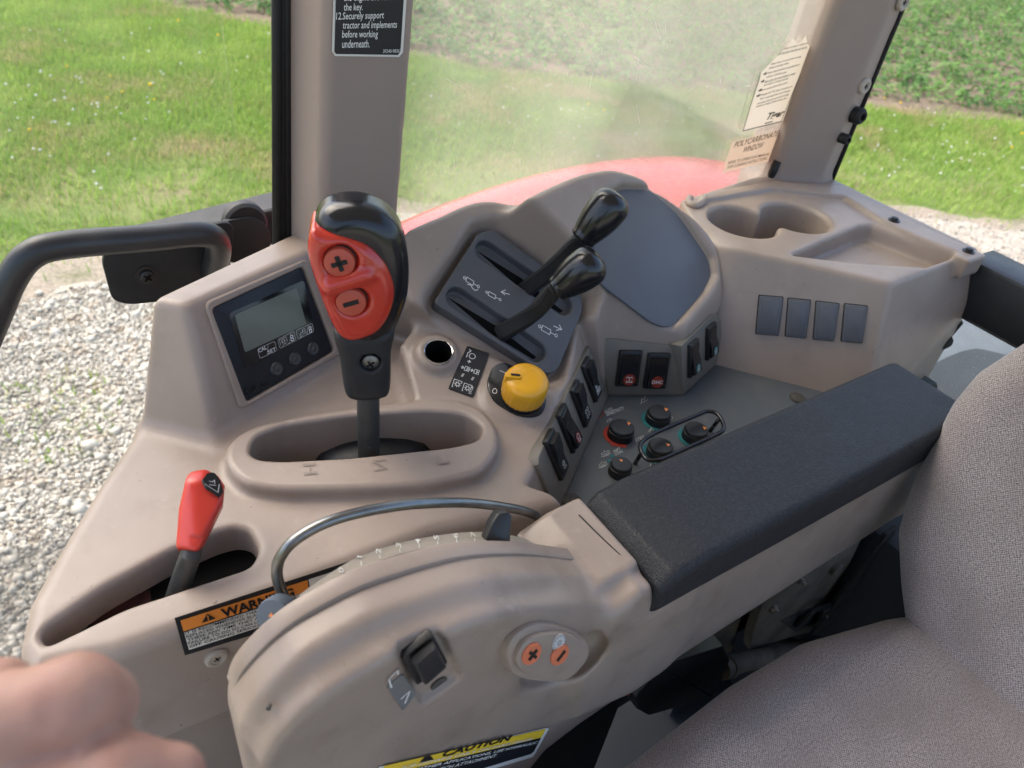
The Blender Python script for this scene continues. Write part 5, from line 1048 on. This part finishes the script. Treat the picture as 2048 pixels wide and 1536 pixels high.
for rr, h, t_ in ((1, -.012, 1), (1, -.002, 1), (.97, 0, 0), (.93, .001, 0), (.4, .0013, 0), (.01, .0013, 0)): rings.append([dfr.P(.0100*rr*(1-(.03 if t_ and j % 2 else 0))*math.cos(2*math.pi*j/60), .0100*rr*(1-(.03 if t_ and j % 2 else 0))*math.sin(2*math.pi*j/60), h) for j in range(60)])
mb = MB(); mb.loft(rings); mb.build('dial_cap', 'dial_blue', sdl, 'auto'); mb = MB(); mb.quad([dfr.hit(*p, .0017) for p in ((536, 1233), (548, 1235), (543, 1225))]); mb.build('pointer', 'orange_mark', sdl)
mb = MB(); mb.tube([o-ax*.002, o-ax*.03], .004, 10); mb.build('dial_stem', 'dark_steel', sdl, True)
# ================================================================== seat
seat = thing('driver_seat', 'operator seat upholstered in worn mauve grey woven fabric', 'seat', (.4, -.12, -1.16))
f = Field((.0, -.40, -.72), (.74, .17, -.52), .0045)
f.prism(ZP(0), [(.05, -.38), (.62, -.38), (.68, -.10), (.66, .09), (.585, .118), (.49, .142), (.40, .146), (.25, .139), (.12, .13), (.05, .11)], -.69, -.548, .045, .02, r2=.02)
f.ellip(Fr(A_(.35, -.13, -.50), A_(0, 0, 1), (1, 0, 0)), .30, .20, .055, .05, cut=True)
f.build('cushion', 'seat_fabric', seat, uvf=lambda V: V[:, :2]*1.0)
bk = Fr(A_(.585, 0, -.56), nrm(A_(-.95, 0, .31)))      # front plane of the backrest, leaning back
bu, bv = bk.u, bk.v
sgn = 1 if bu[1] > 0 else -1
prof_ = [(.085, -.03), (.128, .02), (.158, .06), (.174, .105), (.182, .15), (.189, .19), (.188, .225), (.172, .27), (.13, .32), (-.35, .34), (-.42, .23), (-.36, -.03)]
f = Field((.53, -.45, -.60), (.88, .21, -.14), .0045)
f.prism(bk, [(a*sgn, b) for a, b in prof_], -.105, .012, .04, .02, r2=.01)
f.ellip(Fr(bk.P(-.11*sgn, .2, .05), bk.n), .18, .32, .06, .05, cut=True)
f.build('backrest', 'seat_fabric', seat, uvf=lambda V: np.stack([(V-bk.o)@bu, (V-bk.o)@bv], 1))
mb = MB(); mb.box((.08, -.34, -1.16), (.60, .06, -.69), .02); mb.build('seat_base', 'slate_panel', seat, 'auto')
# --- dark clutter between armrest and seat
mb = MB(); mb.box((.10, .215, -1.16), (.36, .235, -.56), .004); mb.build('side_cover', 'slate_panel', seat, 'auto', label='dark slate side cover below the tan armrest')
rt_ = thing('belt_retractor', 'black seat belt retractor box with embossed mark beside the cushion', 'retractor', aty(1350, 1400, .19))
q = YP(.192); mb = MB(); mb.slab(q, roundp(q.poly([(1262, 1386), (1318, 1320), (1440, 1282), (1454, 1312), (1428, 1372), (1418, 1388), (1290, 1424), (1268, 1412)]), .004, 3), -.04, .006, .004); bb = mb.build('box', 'black_plastic', rt_, 'auto')
mb = MB(); add_strokes(mb, corners(q, (1345, 1385), (1385, 1372), (1338, 1355), .0066), [circ(.2, .7, .15, 10), [(.2, .4), (.9, .9)], [(.1, .1), (.9, .1)], [(.3, 0), (.5, .6), (.8, .3)]], .0008); mb.build('embossed_mark', 'black_gloss', bb)
mb = MB(); mb.slab(q, q.poly([(1250, 1375), (1288, 1345), (1296, 1380), (1262, 1402)]), -.03, -.004, .002); mb.build('buckle_button', 'buckle_red', rt_, 'auto')
mb = MB(); pp_ = [aty(1440, 1340, .205), aty(1480, 1325, .21), aty(1540, 1312, .215), aty(1600, 1295, .22)]; mb.tube(pp_, .012, 14); mb.tube([pp_[0]*.7+pp_[1]*.3, pp_[0]*.5+pp_[1]*.5], .0135, 14); mb.build('belt_tube', 'dusty_metal', rt_, 'auto')
br_ = thing('seat_bracket', 'dusty dark steel bracket plate under the rear of the armrest', 'bracket', (.55, .21, -.8))
q = YP(.226); mb = MB(); mb.slab(q, q.poly([(1425, 1270), (1540, 1185), (1500, 1280), (1490, 1330), (1420, 1330)]), -.03, -.02, .002); mb.build('plate', 'dusty_metal', br_, 'auto')
mb = MB(); mb.slab(q, q.poly([(1530, 1190), (1690, 1080), (1725, 1075), (1690, 1150), (1640, 1260), (1600, 1270), (1500, 1300), (1505, 1270)]), -.012, 0, .002); mb.build('plate', 'dusty_metal', br_, 'auto')
mb = MB(); mb.lathe(q.hit(1668, 1135, .0), q.n, [(.010, 0), (.010, .006), (.006, .008), (.0003, .008)], 12); mb.build('bolt', 'dusty_metal', br_, 'auto')
mb = MB(); mb.tube(smooth_path([q.hit(1590, 1250, .004), q.hit(1620, 1225, .012), q.hit(1650, 1212, .012), q.hit(1680, 1208, .01), q.hit(1650, 1220, .014), q.hit(1640, 1245, .012), q.hit(1632, 1262, .01)], 5), .004, 8); mb.build('cable_hook', 'rubber', br_, True)
mb = MB(); mb.tube([q.hit(1650, 1225, .012), q.hit(1642, 1265, .01)], .0055, 10); mb.build('spring', 'dark_steel', br_, True)
mb = MB(); mb.tube(smooth_path([q.hit(1440, 1345, -.03), q.hit(1500, 1312, .0), q.hit(1580, 1300, .004), q.hit(1650, 1262, -.01), q.hit(1720, 1180, -.03), q.hit(1780, 1080, -.05)], 6), .006, 10); mb.build('hose', 'rubber', br_, True)
mb = MB(); mb.tube(smooth_path([q.hit(1470, 1330, -.04), q.hit(1560, 1285, -.02), q.hit(1640, 1285, -.01), q.hit(1700, 1260, -.02)], 6), .0075, 10); mb.build('hose', 'dark_steel', br_, True)
for u, v, r in ((1545, 1215, .006), (1600, 1160, .0045), (1660, 1105, .005)):
    mb = MB(); mb.lathe(q.hit(u, v, 0), q.n, [(r, 0), (r, .004), (r*.6, .0045), (r*.55, .008), (.0003, .008)], 10); mb.build('bolt', 'screw_steel', br_, 'auto')
mb = MB(); mb.slab(q, roundp(q.poly([(1560, 1240), (1620, 1215), (1635, 1235), (1590, 1262)]), .003, 2), 0, .003, .001); mb.build('bracket_tab', 'dark_steel', br_, 'auto')
bp = thing('belt_strap', 'dark seat belt strap running up behind the backrest', 'strap', (.62, .19, -.8))
q = YP(.205); mb = MB(); mb.slab(q, q.poly([(1630, 1275), (1655, 1275), (1790, 1085), (1800, 1060), (1780, 1075)]), -.01, -.004, .001); mb.build('strap', 'black_dusty', bp)
mb = MB(); mb.slab(q, q.poly([(1660, 1285), (1700, 1275), (1800, 1130), (1810, 1090), (1800, 1080)]), -.02, -.012, .001); mb.build('strap', 'black_dusty', bp)
mb = MB(); mb.box((.66, .30, -1.16), (.96, .56, -.54), .01); mb.box((.80, -.30, -1.16), (.95, .30, -.68), .01); tag(mb.build('rear_backdrop', 'slate_panel', None, 'auto'), 'added dark slate backdrop below the cup tray behind the armrest', 'box')  # added dark backdrop, kept low so rear light comes past it
# ================================================================== hand in the near corner
hand = []
f = Field(dep(-420, 1700, .14)-.16, dep(-420, 1700, .14)+.20, .0022)
def fing(pts, rs, k=.0032):
    for (a, ra), (b, rb) in zip(zip(pts, rs), zip(pts[1:], rs[1:])): f.capsule(a, b, ra, rb, k)
D0 = .195
pal = dep(-250, 1640, D0+.01); f.ellip(Fr(pal, -FW, RT), .042, .040, .016, .012); f.capsule(dep(-330, 1720, D0), dep(-560, 2050, D0-.015), .026, .028, .02)
fing([dep(-160, 1560, D0), dep(20, 1440, D0-.004), dep(150, 1400, D0-.002), dep(196, 1408, D0+.006)], [.0125, .0118, .0115, .0105])           # index, bent towards the lens
fing([dep(-190, 1520, D0+.012), dep(-90, 1400, D0+.012), dep(0, 1382, D0+.014), dep(20, 1392, D0+.02)], [.0115, .0105, .0085, .0075])
fing([dep(-230, 1480, D0+.016), dep(-180, 1370, D0+.016), dep(-110, 1330, D0+.02)], [.011, .0095, .008])
fing([dep(-290, 1500, D0+.02), dep(-270, 1400, D0+.02), dep(-220, 1350, D0+.022)], [.0095, .008, .007])
fing([dep(-150, 1700, D0-.005), dep(60, 1610, D0-.006), dep(230, 1560, D0-.004), dep(345, 1553, D0+.002)], [.015, .0135, .0115, .0085])       # thumb
for (a, b, r) in (((70, 1340), (92, 1450), .0018), ((118, 1335), (132, 1440), .0013), ((150, 1480), (170, 1600), .0014)): f.capsule(dep(*a, D0-.0155), dep(*b, D0-.0155), r, r, .004, True)
h = f.build('person', 'skin'); W0 = dep(-560, 2050, D0-.015); f = Field(np.minimum(W0, A_(-.30, -.42, -.35))-.08, np.maximum(W0, A_(-.12, -.02, 0))+.08, .006); E0 = W0+A_(-.10, -.20, -.08)
f.capsule(W0+(E0-W0)*.12, E0, .036, .047, .01); f.capsule(E0, A_(-.26, -.40, -.02), .049, .060, .02); f.build('sleeve', 'slate_panel', h)
tag(h, 'blurred bare hand with bent fingers in the near left corner', 'person')
for o in list(bpy.data.objects):
    if '_b' in o: del o['_b']
